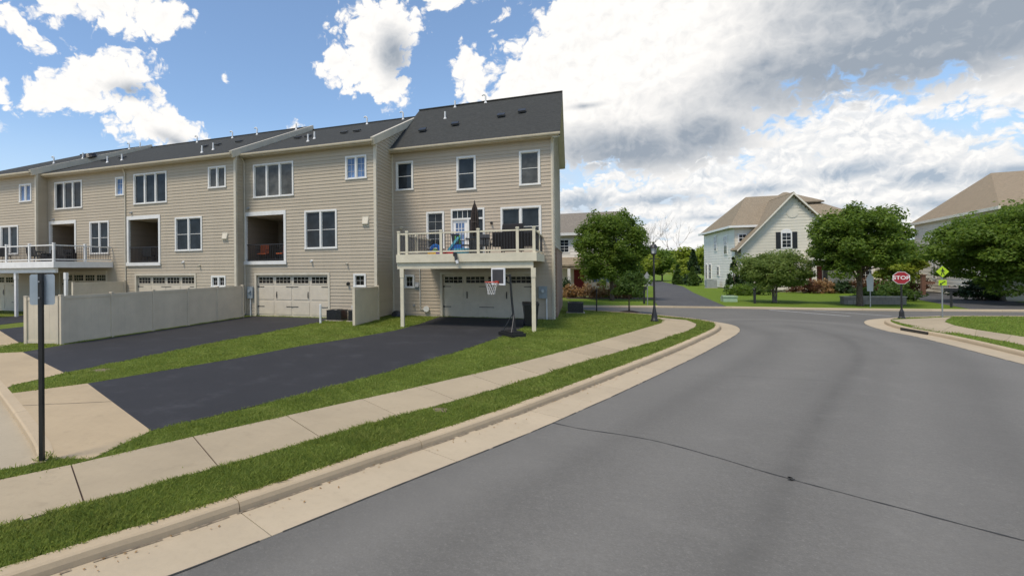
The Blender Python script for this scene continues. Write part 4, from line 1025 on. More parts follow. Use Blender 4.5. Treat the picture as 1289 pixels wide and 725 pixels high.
def patio_chair(loc, rz, label, m='dark', group=None, seat='dark'):
    t = thing('patio_chair', label, 'chair', loc, rz, group)
    mb = MB(); mb.box(-.26, .26, -.25, .25, .40, .46); mb.build('seat', M[seat], t, False)
    mb = MB(); mb.extr([(-.26, .25, .44), (-.26, .29, .44), (-.26, .40, .98), (-.26, .36, .98)], (0, 0, 0), (.52, 0, 0)); mb.build('backrest', M[seat], t, False)
    for sx in (-1, 1):
        for sy in (-1, 1): mb = MB(); mb.tube([(sx*.24, sy*.22, .42), (sx*.27, sy*.27, 0)], .018, 6); mb.build('leg', M[m], t, False)
        mb = MB(); mb.tube([(sx*.28, .33, .66), (sx*.28, -.2, .66), (sx*.27, -.24, .42)], .018, 6); mb.build('armrest', M[m], t, False)
    return t
c0 = patio_chair((-4.9, 23.6, ZD), R(60), 'dark patio chair left of the closed umbrella on the deck', group='dark chairs around the deck table')
copy_thing(c0, (-4.1, 24.5, ZD), 'dark patio chair behind the deck table, back to the house wall', R(0))
copy_thing(c0, (-3.35, 23.5, ZD), 'dark patio chair right of the closed umbrella on the deck', R(-80))
t = thing('patio_table', 'dark round patio table around the closed umbrella pole', 'table', (-4.12, 23.35, ZD))
mb = MB(); mb.tube([(0, 0, .68), (0, 0, .71)], .55, 20); mb.build('tabletop', M['dark'], t, False)
for k in range(4): a = k*math.pi/2+.78; mb = MB(); mb.tube([(.42*math.cos(a), .42*math.sin(a), .69), (.48*math.cos(a), .48*math.sin(a), 0)], .02, 6); mb.build('leg', M['dark'], t, False)
t = thing('toy_arch', 'blue plastic toy arch with coloured base at the left end of the deck', 'toy', (-5.78, 22.3, ZD))
mb = MB()
for r in (.30, .36, .42): mb.tube([(r*math.cos(a), 0, .12+r*1.15*math.sin(a)) for a in np.linspace(0, math.pi, 13)], .045, 7)
mb.build('arch', M['blue'], t, False)
mb = MB(); mb.box(-.5, .1, -.2, .25, .02, .12); mb.build('yellow_base', M['yellow'], t, False)
mb = MB(); mb.box(.1, .5, -.2, .25, .02, .13); mb.build('purple_base', M['purple'], t, False)
mb = MB(); mb.lathe([(.10, .12), (.16, .22), (.10, .34), (.02, .38)], (0, 0, 0), 10); mb.build('ball', M['greenplastic'], t, False)
t.scale = (.62, .8, .72)
t = thing('play_set', 'coloured toy slide set of blue, green and red plastic beside the patio door', 'toy', (-5.0, 22.35, ZD))
mb = MB(); mb.extr([(-.3, 0, .1), (.22, 0, .75), (.30, 0, .72), (-.2, 0, .06)], (0, -.14, 0), (0, .14, 0)); mb.build('slide', M['cyan'], t, False)
mb = MB(); mb.box(-.1, .35, -.1, .22, .16, .42); mb.build('tub', M['blue'], t, False)
mb = MB(); mb.box(-.4, .12, -.2, .0, .02, .16); mb.build('red_base', M['redplastic'], t, False)
mb = MB(); mb.tube([(.28, .05, .0), (.28, .05, .82)], .03, 8); mb.tube([(.08, .12, .3), (.08, .12, .8)], .03, 8); mb.build('uprights', M['greenplastic'], t, False)
t = tag(MB().lathe([(.02, 0), (.32, .02), (.36, .22), (.33, .24), (.3, .05)], (0, 0, 0), 18).build('paddling_tub', M['cyan'], None, False), 'light blue tub on the deck floor below the umbrella', 'tub'); t.location = (-4.65, 22.3, ZD)
# chairs on the recessed balcony of the third house
c1 = patio_chair((-16.9, 25.6, 3.2), R(15), 'left orange cushioned chair on the recessed balcony', 'dark', 'orange balcony chairs', 'orange')
copy_thing(c1, (-15.6, 25.6, 3.2), 'right orange cushioned chair on the recessed balcony', R(-15))
c2 = patio_chair((-24.8, 24.9, 3.22), R(200), 'dark chair on the balcony above the long fence', 'dark', None, 'dark')
# seats on the white deck
c3 = patio_chair((-28.3, 21.8, 3.28), R(180), 'dark chair at the right end of the white railed deck', 'dark', 'dark chairs on the white deck')
for k, (xx, yy, lb) in enumerate(((-30.2, 21.6, 'second dark chair from the right on the white railed deck'), (-31.6, 22.2, 'dark chair at the house wall in the middle of the white deck'), (-33.2, 21.4, 'dark chair near the left newel of the white railed deck'))):
    copy_thing(c3, (xx, yy, 3.28), lb, R(160+25*k))
t = thing('patio_sofa', 'dark outdoor sofa along the house wall on the white deck', 'sofa', (-30.6, 23.1, 3.28))
mb = MB(); mb.box(-1.0, 1.0, -.35, .35, .1, .42); mb.build('seat', M['cover'], t, False)
mb = MB(); mb.box(-1.0, 1.0, .2, .4, .42, .85); mb.build('backrest', M['cover'], t, False)
for s in (-1, 1): mb = MB(); mb.box(min(s*1.0, s*1.15), max(s*1.0, s*1.15), -.35, .4, .1, .62); mb.build('armrest', M['cover'], t, False)

# ------------------------------------------------------------------ street furniture
def text_mesh(txt, size, m, parent, loc, rot, name='lettering', ext=.003):
    c = bpy.data.curves.new(name, 'FONT'); c.body = txt; c.size = size; c.align_x = 'CENTER'; c.align_y = 'CENTER'; c.extrude = ext; c.offset = size*.016
    o = bpy.data.objects.new(name, c); COL.objects.link(o); dg = bpy.context.evaluated_depsgraph_get()
    me = bpy.data.meshes.new_from_object(o.evaluated_get(dg)); bpy.data.objects.remove(o); bpy.data.curves.remove(c)
    me.materials.clear(); me.materials.append(m); q = bpy.data.objects.new(name, me); COL.objects.link(q); q.parent = parent; q.location = loc; q.rotation_euler = rot; return q
# sign seen from behind at the left
t = thing('street_sign', 'back of a grey aluminium sign on a black square post at the left edge', 'sign', (-6.79, 4.86, .1), R(23))
mb = MB(); mb.box(-.027, .027, -.027, .027, -.05, 2.58); mb.build('post', M['black'], t, False)
mb = MB(); pr = [(-.15, 2.15), (.15, 2.15), (.172, 2.172), (.172, 2.548), (.15, 2.57), (-.15, 2.57), (-.172, 2.548), (-.172, 2.172)]
mb.extr([(a, .030, b) for a, b in pr], (0, 0, 0), (0, .004, 0)); mb.build('sign_plate', M['alu'], t, False)
mb = MB()
for z in (2.25, 2.47): mb.tube([(0, -.034, z), (0, -.05, z)], .012, 6)
mb.build('bolts', M['galv'], t, False)
# street lamp
t = thing('street_lamp', 'black post street lamp with lantern where the sidewalk bends', 'street lamp', (3.28, 27.65, .1))
mb = MB(); mb.lathe([(.17, 0), (.17, .08), (.13, .12), (.12, .30), (.085, .45), (.06, .62), (.05, .66), (.055, .70), (.045, .75)], (0, 0, 0), 12); mb.build('base', M['black'], t, False, True)
mb = MB(); mb.lathe([(.045, .75), (.042, 2.0), (.036, 3.02), (.05, 3.06), (.035, 3.1)], (0, 0, 0), 12); mb.box(-.2, .2, -.012, .012, 2.92, 2.95); mb.build('pole', M['black'], t, False)
mb = MB(); mb.lathe([(.05, 3.1), (.12, 3.16), (.12, 3.19)], (0, 0, 0), 8)
for k in range(4): a = k*math.pi/2+.4; mb.tube([(.11*math.cos(a), .11*math.sin(a), 3.18), (.15*math.cos(a), .15*math.sin(a), 3.46)], .012, 5)
mb.build('lantern_frame', M['black'], t, False)
mb = MB(); mb.lathe([(.09, 3.19), (.135, 3.46)], (0, 0, 0), 8); mb.build('lantern_glass', M['lampglass'], t, False)
mb = MB(); mb.lathe([(.19, 3.45), (.18, 3.49), (.09, 3.60), (.05, 3.62), (.03, 3.68), (.035, 3.71), (.005, 3.76)], (0, 0, 0), 12); mb.build('lantern_roof', M['black'], t, False)
# stop sign
rz = math.atan2(-14.15, 32.55); rz = -math.atan2(14.15, 32.55)
t = thing('stop_sign', 'red octagonal stop sign on a black ornamental post at the corner', 'stop sign', (14.15, 32.55, .1), rz+R(4))
mb = MB(); mb.lathe([(.14, 0), (.14, .05), (.10, .10), (.09, .32), (.05, .42), (.04, .46)], (0, 0, 0), 10); mb.tube([(0, 0, .45), (0, 0, 2.3)], .035, 8); mb.build('post', M['black'], t, False)
def octo(r, y0, y1): 
    m_ = MB(); m_.extr([(r*math.cos(math.pi/8+k*math.pi/4), 0, 1.93+r*math.sin(math.pi/8+k*math.pi/4)) for k in range(8)], (0, y0, 0), (0, y1, 0)); return m_
pl = octo(.31, -.055, -.045).build('sign_plate', M['signwhite'], t, False)
octo(.29, -.060, -.0551).build('red_face', M['red'], pl, False)
text_mesh('STOP', .232, M['signwhite'], pl, (0, -.0605, 1.93), (R(90), 0, 0), ext=.002)
# pedestrian crossing sign
t = thing('crossing_sign', 'fluorescent yellow green pedestrian crossing sign with arrow plate on a grey post', 'sign', (16.17, 33.79, .1), -math.atan2(16.2, 33.8)+R(40))
mb = MB(); mb.tube([(0, 0, -.05), (0, 0, 2.5)], .028, 8); mb.build('post', M['galv'], t, False)
mb = MB(); r = .275; mb.extr([(0, 0, 2.2-r), (r, 0, 2.2), (0, 0, 2.2+r), (-r, 0, 2.2)], (0, -.042, 0), (0, -.034, 0)); pl = mb.build('sign_plate', M['lime'], t, False)
mb = MB(); P_ = lambda pts: mb.extr([(a*.85, 0, 2.2+b*.85) for a, b in pts], (0, -.046, 0), (0, -.0425, 0))
P_([(.03*math.cos(a)+.0, .17+.035*math.sin(a)) for a in np.linspace(0, 6.283, 9)[:-1]]); P_([(-.045, -.02), (.04, -.02), (.05, .12), (-.03, .13)]); P_([(.03, .1), (.12, .02), (.10, -.01), (.02, .06)]); P_([(-.03, .12), (-.11, .03), (-.09, .01), (-.02, .08)])
P_([(-.04, -.02), (-.005, -.02), (-.05, -.2), (-.10, -.2)]); P_([(.0, -.02), (.04, -.02), (.11, -.19), (.06, -.2)]); mb.build('walking_figure', M['black'], pl, False)
mb = MB(); mb.box(-.17, .17, -.042, -.034, 1.54, 1.80); p2 = mb.build('arrow_plate', M['lime'], t, False)
mb = MB(); mb.extr([(-.13, 0, 1.56), (-.03, 0, 1.56), (-.06, 0, 1.60), (.12, 0, 1.72), (.09, 0, 1.75), (-.09, 0, 1.63), (-.12, 0, 1.66)], (0, -.046, 0), (0, -.0425, 0)); mb.build('arrow', M['black'], p2, False)
def mailbox(loc, rz, label, group=None):
    t = thing('mailbox', label, 'mailbox', loc, rz, group)
    mb = MB(); mb.box(-.05, .05, -.05, .05, -.05, 1.0); mb.box(-.04, .04, -.25, .25, .92, .98); mb.build('post', M['black'], t, False)
    mb = MB(); pr = [(-.09, 0), (.09, 0), (.09, .12)]+[(.09*math.cos(a), .12+.09*math.sin(a)) for a in np.linspace(.3, math.pi-.3, 6)]+[(-.09, .12)]
    mb.extr([(a, -.28, 1.0+b) for a, b in pr], (0, 0, 0), (0, .56, 0)); mb.build('box', M['black'], t, False)
    mb = MB(); mb.box(.091, .1, .05, .08, 1.05, 1.25); mb.build('flag', M['redplastic'], t, False)
    return t
mailbox((20.3, 41.6, .1), R(60), 'black mailbox on a post at the foot of the right hand drive')
mailbox((4.2, 40.6, .1), R(20), 'black mailbox at the corner of the side street behind the lamp')
t = thing('road_sign', 'grey traffic sign seen beyond the lamp at the side street', 'sign', (4.3, 39.6, .1), R(-40))
mb = MB(); mb.tube([(0, 0, -.05), (0, 0, 2.2)], .03, 8); mb.build('post', M['galv'], t, False)
mb = MB(); mb.extr([(-.15, -.04, 1.75), (.15, -.04, 1.75), (.19, -.04, 1.95), (.0, -.04, 2.22), (-.19, -.04, 1.95)], (0, 0, 0), (0, .008, 0)); mb.box(-.2, .2, -.04, -.032, 1.28, 1.70); mb.build('sign_plate', M['grey'], t, False)
mb = MB(); mb.tube([(0, 0, -.1), (0, 0, 1.15)], .035, 8); mb.lathe([(.045, 1.15), (.06, 1.25), (.02, 1.32)]); o = mb.build('yard_post', M['black'], None, False); o.location = (.98, 33.1, .1); tag(o, 'thin black yard post on the lawn right of the end house', 'post')
mb = MB(); mb.box(-.06, .06, -.06, .06, -.1, .85); mb.lathe([(.09, .85), (.12, .95), (.03, 1.05)], (0, 0, 0), 8); o = mb.build('bollard', M['black'], None, False); o.location = (11.05, 42.75, .1); tag(o, 'short black bollard post left of the blossoming small tree', 'post')
t = thing('wood_post', 'brown wooden post with small side box beside the far drive', 'post', (26.5, 57.8, .1))
mb = MB(); mb.box(-.12, .12, -.12, .12, 0, 1.6); mb.box(-.16, .16, -.16, .16, 1.6, 1.68); mb.build('post', M['rust'], t, False)
mb = MB(); mb.box(.12, .7, -.12, .12, .9, 1.1); mb.build('side_box', M['rust'], t, False)
mb = MB(); mb.extr([(-.42, -.4, 0), (.42, -.4, 0), (.42, .4, 0), (-.42, .4, 0)], (0, 0, 0), (0, 0, .34)); mb.extr([(-.45, -.44, .34), (.45, -.44, .34), (.39, .36, .34), (-.39, .36, .34)], (0, 0, 0), (0, 0, .1)); o = mb.build('utility_box', M['utility'], None, False); o.location = (10.0, 44.6, .08); tag(o, 'low pale green utility box on the bright lawn by the side street', 'utility box')
t = thing('retaining_wall', 'low grey stone retaining wall under the big round tree', 'wall', (17.5, 43.6, .1), R(8))
mb = MB(); mb.box(-1.6, 1.7, -.2, .2, -.1, .46); mb.build('wall', M['stonewall'], t, False); mb = MB(); mb.box(-1.64, 1.74, -.24, .24, .46, .52); mb.build('capping', M['path'], t, False)
t = thing('estate_sign', 'pale grey sign board on a post in front of the big tree trunk', 'sign', (16.35, 40.9, .1), -.37)
mb = MB(); mb.tube([(0, 0, -.05), (0, 0, 2.3)], .03, 8); mb.build('post', M['galv'], t, False)
mb = MB(); mb.extr([(-.13, -.04, .95), (.13, -.04, .95), (.16, -.04, 1.75), (0, -.04, 2.1), (-.16, -.04, 1.75)], (0, 0, 0), (0, .01, 0)); mb.build('sign_plate', M['signgrey'], t, False)

# ------------------------------------------------------------------ houses beyond the crossing
def far_window(par, x0, x1, z0, z1, y, n=1, cols=2, rows=4, shutters=False, facing='front', x=None, glass='glass', arch=False):
    """small far window on a -y wall (front) or -x wall (left)"""
    f = MB(); g = MB(); s = MB()
    def bx(mb, a0, a1, d0, d1, c0, c1):
        if facing == 'front': mb.box(a0, a1, y+d0, y+d1, c0, c1)
        else: mb.box(x+d0, x+d1, a0, a1, c0, c1)
    t_ = .1
    bx(f, x0, x1, -.05, .03, z1-t_, z1); bx(f, x0, x1, -.06, .03, z0, z0+t_); bx(f, x0, x0+t_, -.05, .03, z0+t_, z1-t_); bx(f, x1-t_, x1, -.05, .03, z0+t_, z1-t_)
    bx(g, x0+t_, x1-t_, -.035, -.015, z0+t_, z1-t_)
    for c in range(1, cols*n): a = x0+t_+(x1-x0-2*t_)*c/(cols*n); w = .05 if c % cols == 0 else .012; bx(f, a-w, a+w, -.045, -.015, z0+t_, z1-t_)
    for c in range(1, rows): a = z0+t_+(z1-z0-2*t_)*c/rows; w = .03 if c*2 == rows else .012; bx(f, x0+t_, x1-t_, -.044, -.015, a-w, a+w)
    if arch:
        m = (x0+x1)/2; r = (x1-x0)/2; f.extr([(m+r*math.cos(a), y, z1+r*.7*math.sin(a)) for a in np.linspace(0, math.pi, 11)], (0, -.05, 0), (0, .02, 0))
    o = f.build('window', M['white'], par); g.build('pane', M[glass], o)
    if shutters:
        for a0, a1 in ((x0-.42, x0-.03), (x1+.03, x1+.42)):
            s = MB(); bx(s, a0, a1, -.05, .0, z0-.02, z1+.02)
            for k in range(12): zz = z0+.05+(z1-z0-.1)*k/12; bx(s, a0+.05, a1-.05, -.06, -.05, zz, zz+.05)
            s.build('shutter', M['black'], par)
def hip(mb, x0, x1, y0, y1, ez, rz, in0, in1, ry0=None):
    ym = (y0+y1)/2 if ry0 is None else ry0; A, B = (x0+in0, ym, rz), (x1-in1, ym, rz)
    roof_sheet(mb, [(x0, y0, ez), (x1, y0, ez), B, A], .15); roof_sheet(mb, [(x1, y1, ez), (x0, y1, ez), A, B], .15)
    roof_sheet(mb, [(x0, y1, ez), (x0, y0, ez), A], .15); roof_sheet(mb, [(x1, y0, ez), (x1, y1, ez), B], .15)
# cream house with the big front gable
t = thing('gable_house', 'white two storey house with steep brown roof and a large front gable', 'house', (22, 64, 0))
mb = MB(); siding(mb, (15.2, 79.5, .2), NY, NX, 14.3, .2, 6.75, course=.3); mb.build('side_wall', M['siding_pale'], t)
mb = MB(); siding(mb, (15.2, 65.3, .2), X_, NY, 11.3, .2, 6.75, course=.3); mb.build('front_wall', M['siding_cream'], t)
mb = MB(); mb.box(15.3, 26.5, 65.4, 79.4, 0, 6.7); mb.build('core', M['siding_cream'], t)
rf = MB(); hip(rf, 14.75, 26.9, 64.8, 80, 6.78, 10.5, 3.1, 4.6, 71.8); r = rf.build('roof', M['shingle_brown'], t)
ev = MB(); ev.box(14.7, 26.9, 64.74, 64.84, 6.62, 6.84); ev.box(14.66, 14.8, 64.84, 80, 6.62, 6.84); ev.build('gutter', M['white'], t)
gx, ga, sl_ = 19.66, 9.62, 1.19; gy = 63.8
mb = MB(); siding(mb, (15.4, gy, .2), X_, NY, 8.6, .2, ga-.1, course=.3, clip=lambda z: (max(0, gx-(ga-z)/sl_-15.4), min(8.6, gx+(ga-z)/sl_-15.4))); mb.build('gable_wall', M['siding_grey'], t)
mb = MB(); mb.box(15.5, 23.9, gy+.1, 65.3, 0, 3.6); mb.build('gable_core', M['siding_grey'], t)
rf = MB()
for s in (-1, 1):
    ex = gx+s*4.7; ez = ga+.25-4.7*sl_
    roof_sheet(rf, [(gx, gy-.45, ga+.25), (ex, gy-.45, ez), (ex, 66.0, ez), (gx, 70.2, ga+.25)], .15)
rf.build('gable_roof', M['shingle_brown'], r)
rk = MB()
for s in (-1, 1): rk.extr([(gx, gy-.46, ga+.22), (gx+s*4.7, gy-.46, ga+.22-4.7*sl_), (gx+s*4.7, gy-.46, ga+.06-4.7*sl_), (gx, gy-.46, ga+.0)], (0, -.05, 0), (0, 0, 0))
rk.build('rake_board', M['siding_cream'], t)
rf = MB(); hip(rf, 19.6, 24.0, 69, 77, 9.4, 10.95, 2.1, 2.0, 73); rf.build('upper_roof', M['shingle_brown'], r)
far_window(t, 18.72, 19.6, 4.35, 5.95, gy, shutters=True, arch=True); far_window(t, 21.9, 22.7, 4.35, 5.95, gy, shutters=True, arch=True)
mb = MB(); mb.tube([(gx, gy-.05, 7.8), (gx, gy-.02, 7.8)], .45, 12); mb.build('gable_vent', M['siding_grey'], t)
far_window(t, 15.5, 16.3, 5.1, 6.0, 65.28, cols=2, rows=2)
far_window(t, 72.6, 73.9, 4.4, 6.2, 0, facing='left', x=15.17); far_window(t, 68.0, 69.4, 3.9, 6.0, 0, facing='left', x=15.17, glass='glass_curtain')
far_window(t, 75.5, 76.6, 1.0, 2.9, 0, facing='left', x=15.17); far_window(t, 71.6, 72.7, 1.5, 2.6, 0, facing='left', x=15.17, glass='glass_curtain'); far_window(t, 77.6, 78.5, 1.0, 2.9, 0, facing='left', x=15.17)
mb = MB(); mb.box(20.9, 21.9, gy-.06, gy, .25, 2.5); f = mb.build('front_door', M['reddoor'], t); mb = MB(); mb.box(22.0, 22.35, gy-.05, gy, .35, 2.5); mb.build('side_light', M['glass_curtain'], t)
mb = MB(); mb.box(20.4, 24.2, 61.6, gy, 3.05, 3.4); mb.build('porch_roof', M['siding_cream'], t)
for px in (20.7, 23.9): mb = MB(); mb.box(px-.14, px+.14, 61.8, 62.1, .1, 3.05); mb.build('porch_column', M['siding_cream'], t)
mb = MB(); mb.box(20.2, 24.4, 61.5, gy, 0, .22); mb.build('porch_floor', M['path'], t)
far_window(t, 25.2, 26.3, 1.1, 3.1, 65.28, glass='glass_black'); mb = MB(); siding(mb, (26.5, 65.6, .2), X_, NY, 2.6, .2, 3.6, course=.3); mb.build('wing_wall', M['siding_cream'], t); mb = MB(); mb.box(26.5, 29, 65.7, 74, 0, 3.6); mb.build('wing_core', M['siding_cream'], t); mb = MB(); mb.extr([(26.4, 65.2, 3.6), (29.4, 65.2, 3.6), (26.4, 65.2, 4.9)], (0, 0, 0), (0, 9, 0)); mb.build('wing_roof', M['shingle_brown'], t); far_window(t, 27.2, 28.4, 1.1, 3.0, 65.58, n=2)
mb = MB(); mb.box(25.2, 28.5, 65.1, 65.28, .1, .95); mb.build('stone_base', M['siding_pale'], t)
ac_unit((14.2, 71, .1), 'grey air conditioner against the white side wall of the gable house', 'grey', 1.0, .9)
# tan roofed house at the right
t = thing('hip_roof_house', 'beige house with wide tan hip roof behind the right hand tree', 'house', (29.8, 66.2, 0), R(-10.5))
HL = 17.5
mb = MB(); siding(mb, (0, 0, .2), NY, NX, HL, .2, 6.4, course=.3); mb.build('side_wall', M['siding_cream'], t, False)
mb = MB(); mb.box(.1, 16, -HL+.1, -.1, 0, 6.4); mb.build('core', M['siding_cream'], t, False)
mb = MB(); siding(mb, (0, -HL, .2), X_, NY, 16, .2, 6.4, course=.3); mb.build('front_wall', M['siding_cream'], t, False)
rf = MB(); hip(rf, -.3, 16.6, -HL-.3, .3, 6.5, 10.6, 4.6, 6.0, -2.0); rf.build('roof', M['shingle_tan'], t, False)
mb = MB(); mb.box(-.36, -.25, -HL-.3, .3, 6.32, 6.54); mb.box(-.3, 0, -HL-.3, .3, 6.34, 6.38); mb.build('gutter', M['siding_cream'], t, False)
def lw(y0, y1, z0, z1, g='glass'):
    f = MB(); f.box(-.06, 0, y0, y1, z1-.1, z1); f.box(-.06, 0, y0, y1, z0, z0+.1); f.box(-.06, 0, y0, y0+.1, z0, z1); f.box(-.06, 0, y1-.1, y1, z0, z1); f.box(-.05, 0, y0, y1, z0+(z1-z0)*.62-.05, z0+(z1-z0)*.62+.05)
    o = f.build('window', M['white'], t, False); q = MB(); q.box(-.045, -.03, y0+.1, y1-.1, z0+.1, z1-.1); q.build('pane', M[g], o, False)
lw(-1.4, -.7, 1.3, 3.3); lw(-5.4, -4.6, 1.3, 3.3); lw(-7.6, -6.8, 4.4, 5.8); lw(-12, -11, 4.4, 5.8)
# neighbour behind the end house
t = thing('porch_house', 'pale house with tan roof and red door between the end house and tree', 'house', (3, 52, 0))
mb = MB(); siding(mb, (-9, 52, .2), X_, NY, 12.6, .2, 5.8, course=.3); mb.build('wall', M['siding_pale'], t)
mb = MB(); mb.box(-8.9, 3.5, 52.1, 63, 0, 5.75); mb.build('core', M['siding_pale'], t)
rf = MB(); roof_sheet(rf, [(-9.5, 51.5, 5.85), (3.9, 51.5, 5.85), (3.9, 57.5, 8.2), (-9.5, 57.5, 8.2)], .15); roof_sheet(rf, [(-9.5, 57.5, 8.2), (3.9, 57.5, 8.2), (3.9, 63.5, 5.85), (-9.5, 63.5, 5.85)], .15); rf.build('roof', M['shingle_grey'], t)
mb = MB(); mb.extr([(3.6, 52, 5.8), (3.6, 63, 5.8), (3.6, 57.5, 8.05)], (-.1, 0, 0), (0, 0, 0)); mb.build('gable', M['siding_pale'], t)
mb = MB(); mb.box(-9.5, 3.9, 51.42, 51.52, 5.6, 5.85); mb.build('gutter', M['trim'], t)
mb = MB(); mb.extr([(-2.5, 50.0, 2.9), (-2.5, 52, 3.6), (-2.5, 52, 3.4), (-2.5, 50.0, 2.75)], (0, 0, 0), (5.9, 0, 0)); mb.box(-2.4, 3.3, 50.05, 50.25, 2.55, 2.8); mb.build('porch_roof', M['shingle_brown'], t)
for px in (-2.3, -.75, 3.2): mb = MB(); mb.box(px-.12, px+.12, 50.05, 50.3, .1, 2.6); mb.build('porch_column', M['white'], t)
mb = MB(); mb.box(-.35, .55, 51.92, 51.99, .3, 2.45); mb.build('front_door', M['maroon'], t)
far_window(t, 1.2, 2.8, 1.2, 2.6, 52, n=2, glass='glass_blue'); far_window(t, -1.6, -.7, 4.0, 5.3, 52); far_window(t, 2.4, 3.3, 4.0, 5.3, 52)
mb = MB(); mb.box(-2.5, 4, 50, 52, 0, .28); mb.build('porch_floor', M['path'], t)

# ------------------------------------------------------------------ vegetation
def leaves(pts, nrm, size, m, name, parent, asp=.55, tilt=.5):
    n = len(pts)
    u = rng.normal(size=(n, 3)); nn = nrm+rng.normal(size=(n, 3))*tilt; nn /= np.linalg.norm(nn, axis=1)[:, None]
    u -= nn*(u*nn).sum(1)[:, None]; u /= np.linalg.norm(u, axis=1)[:, None]; w = np.cross(nn, u)
    s = size*rng.uniform(.6, 1.35, n)[:, None]
    droop = nn*s*.18
    V = np.stack([pts-u*s, pts+w*s*asp-droop*0, pts+u*s-droop, pts-w*s*asp], 1).reshape(-1, 3)
    me = bpy.data.meshes.new(name); me.vertices.add(4*n); me.vertices.foreach_set('co', V.astype(np.float32).ravel())
    me.loops.add(4*n); me.loops.foreach_set('vertex_index', np.arange(4*n, dtype=np.int32)); me.polygons.add(n)
    me.polygons.foreach_set('loop_start', np.arange(0, 4*n, 4, dtype=np.int32)); me.update(); me.validate()
    for k in (m if isinstance(m, list) else [m]): me.materials.append(k)
    o = bpy.data.objects.new(name, me); COL.objects.link(o)
    if parent: o.parent = parent
    return o
def sph(n):
    v = rng.normal(size=(n, 3)); return v/np.linalg.norm(v, axis=1)[:, None]
def crown_pts(c, r, nclump, n, cl=.33, flatb=.6, shape='round', fill=.25):
    c, r = np.array(c), np.array(r); C = []; 
    while len(C) < nclump:
        v = sph(1)[0]*rng.uniform(.35, .92)
        if v[2] < -flatb: continue
        if shape == 'cone':
            h = rng.uniform(0, 1)**1.3; a = rng.uniform(0, 6.283); v = np.array([math.cos(a)*(1-h)*.75, math.sin(a)*(1-h)*.75, h*2-1])
        C.append(v)
    if shape == 'round' and nclump >= 60:      # even spread of boughs over the crown
        i = np.arange(nclump*2)+.5; ph = np.arccos(1-2*i/(nclump*2)); th = math.pi*(1+5**.5)*i
        v = np.c_[np.cos(th)*np.sin(ph), np.sin(th)*np.sin(ph), np.cos(ph)]; v = v[v[:, 2] > -flatb]; v = v[rng.permutation(len(v))[:nclump]]
        C = list(v*rng.uniform(.5, .93, len(v))[:, None]+rng.normal(0, .05, v.shape)); nclump = len(C)
    C = np.array(C); k = rng.integers(0, nclump, n); rad = cl*rng.uniform(.6, 1.25, nclump)
    if shape == 'cone': rad = rad*(1.15-.45*(C[:, 2]+1))
    d = sph(n); d[:, 2] = np.where(d[:, 2] < 0, d[:, 2]*.55, d[:, 2]); q = rng.uniform(0, 1, n)**.38
    P = C[k]+d*(rad[k]*q)[:, None]
    # stray sprays that break the outline
    m = rng.random(n) < .035; P[m] = C[k][m]+d[m]*(rad[k][m]*rng.uniform(1., 1.25, m.sum()))[:, None]
    nr = d*.7+np.array([0, 0, .55])
    return c+P*r, nr, c+C*r
def tree(name, label, loc, cz, r, nleaf, size, m, bark='bark', trunk=.2, fork=None, nclump=46, cl=.30, group=None, shape='round', limbs=9, lean=(0, 0), flatb=.6, cat='tree', stems=1):
    t = thing(name, label, cat, loc, 0, group)
    P, N_, C = crown_pts((lean[0], lean[1], cz), r, nclump, nleaf, cl, flatb, shape)
    leaves(P, N_, size, m, 'crown', t)
    mb = MB(); fk = fork if fork else max(.4, cz-r[2]*.75)
    for s in range(stems):
        o = (0, 0) if stems == 1 else (math.cos(s*2.1)*trunk*1.1, math.sin(s*2.1)*trunk*1.1)
        top = Vector((lean[0]*.6+o[0]*2.5, lean[1]*.6+o[1]*2.5, cz+r[2]*(.2 if shape != 'cone' else .8)))
        f = Vector((o[0]*1.4+lean[0]*.15, o[1]*1.4, fk))
        mb.tube([(o[0], o[1], -.1), (o[0], o[1], .15), tuple(f), tuple(f.lerp(top, .5)), tuple(top)], [trunk*1.35, trunk, trunk*.8, trunk*.5, trunk*.12], 9)
        if shape != 'cone':
            for k in rng.choice(len(C), min(limbs, len(C)), replace=False):
                e = Vector(C[k]); a = f.lerp(top, rng.uniform(0, .6)); md = a.lerp(e, .5)+Vector((0, 0, -.05*r[2]))
                mb.tube([tuple(a), tuple(md), tuple(e)], [trunk*.42, trunk*.24, trunk*.06], 6)
    mb.build('trunk', M[bark], t, False, True)
    return t
tree('maple_tree', 'large round dark green tree left of the street lamp, beyond the crossing', (2.4, 44.3, .1), 4.05, (2.65, 2.6, 3.0), 38000, .09, M['leaf'], nclump=150, trunk=.16, fork=1.2, cl=.24, flatb=.85)
tree('young_tree', 'small young tree in front of the large round tree by the lamp', (2.66, 33.0, .1), 1.42, (1.05, 1.05, .95), 5000, .07, M['leaf_dark'], nclump=30, trunk=.045, fork=.6, cl=.34, limbs=8)
mb = MB(); mb.lathe([(.55, 0), (.42, .05), (.1, .10)], (0, 0, 0), 14); o = mb.build('mulch_ring', M['mulch'], None, False); o.location = (2.66, 33.0, .1); struct(o)
tree('maple_tree', 'large spreading round tree before the gable house, right of its porch', (16.2, 41.8, .1), 4.0, (2.6, 2.6, 2.5), 40000, .088, M['leaf'], nclump=150, trunk=.17, fork=1.4, cl=.23, flatb=.85, limbs=13)
tree('dogwood_tree', 'small multi stemmed pale flowering tree on the lawn before the gable house', (12.5, 44.0, .1), 2.1, (2.15, 2.1, 1.6), 24000, .07, M['leaf_light'], bark='barkgrey', nclump=90, trunk=.07, fork=.5, cl=.27, flatb=.8, stems=3, limbs=8)
P, N_, C = crown_pts((12.5, 44.0, 1.45), (1.0, .9, .7), 10, 260, .4); leaves(P, N_, .06, M['petal'], 'blossom', None).parent = None
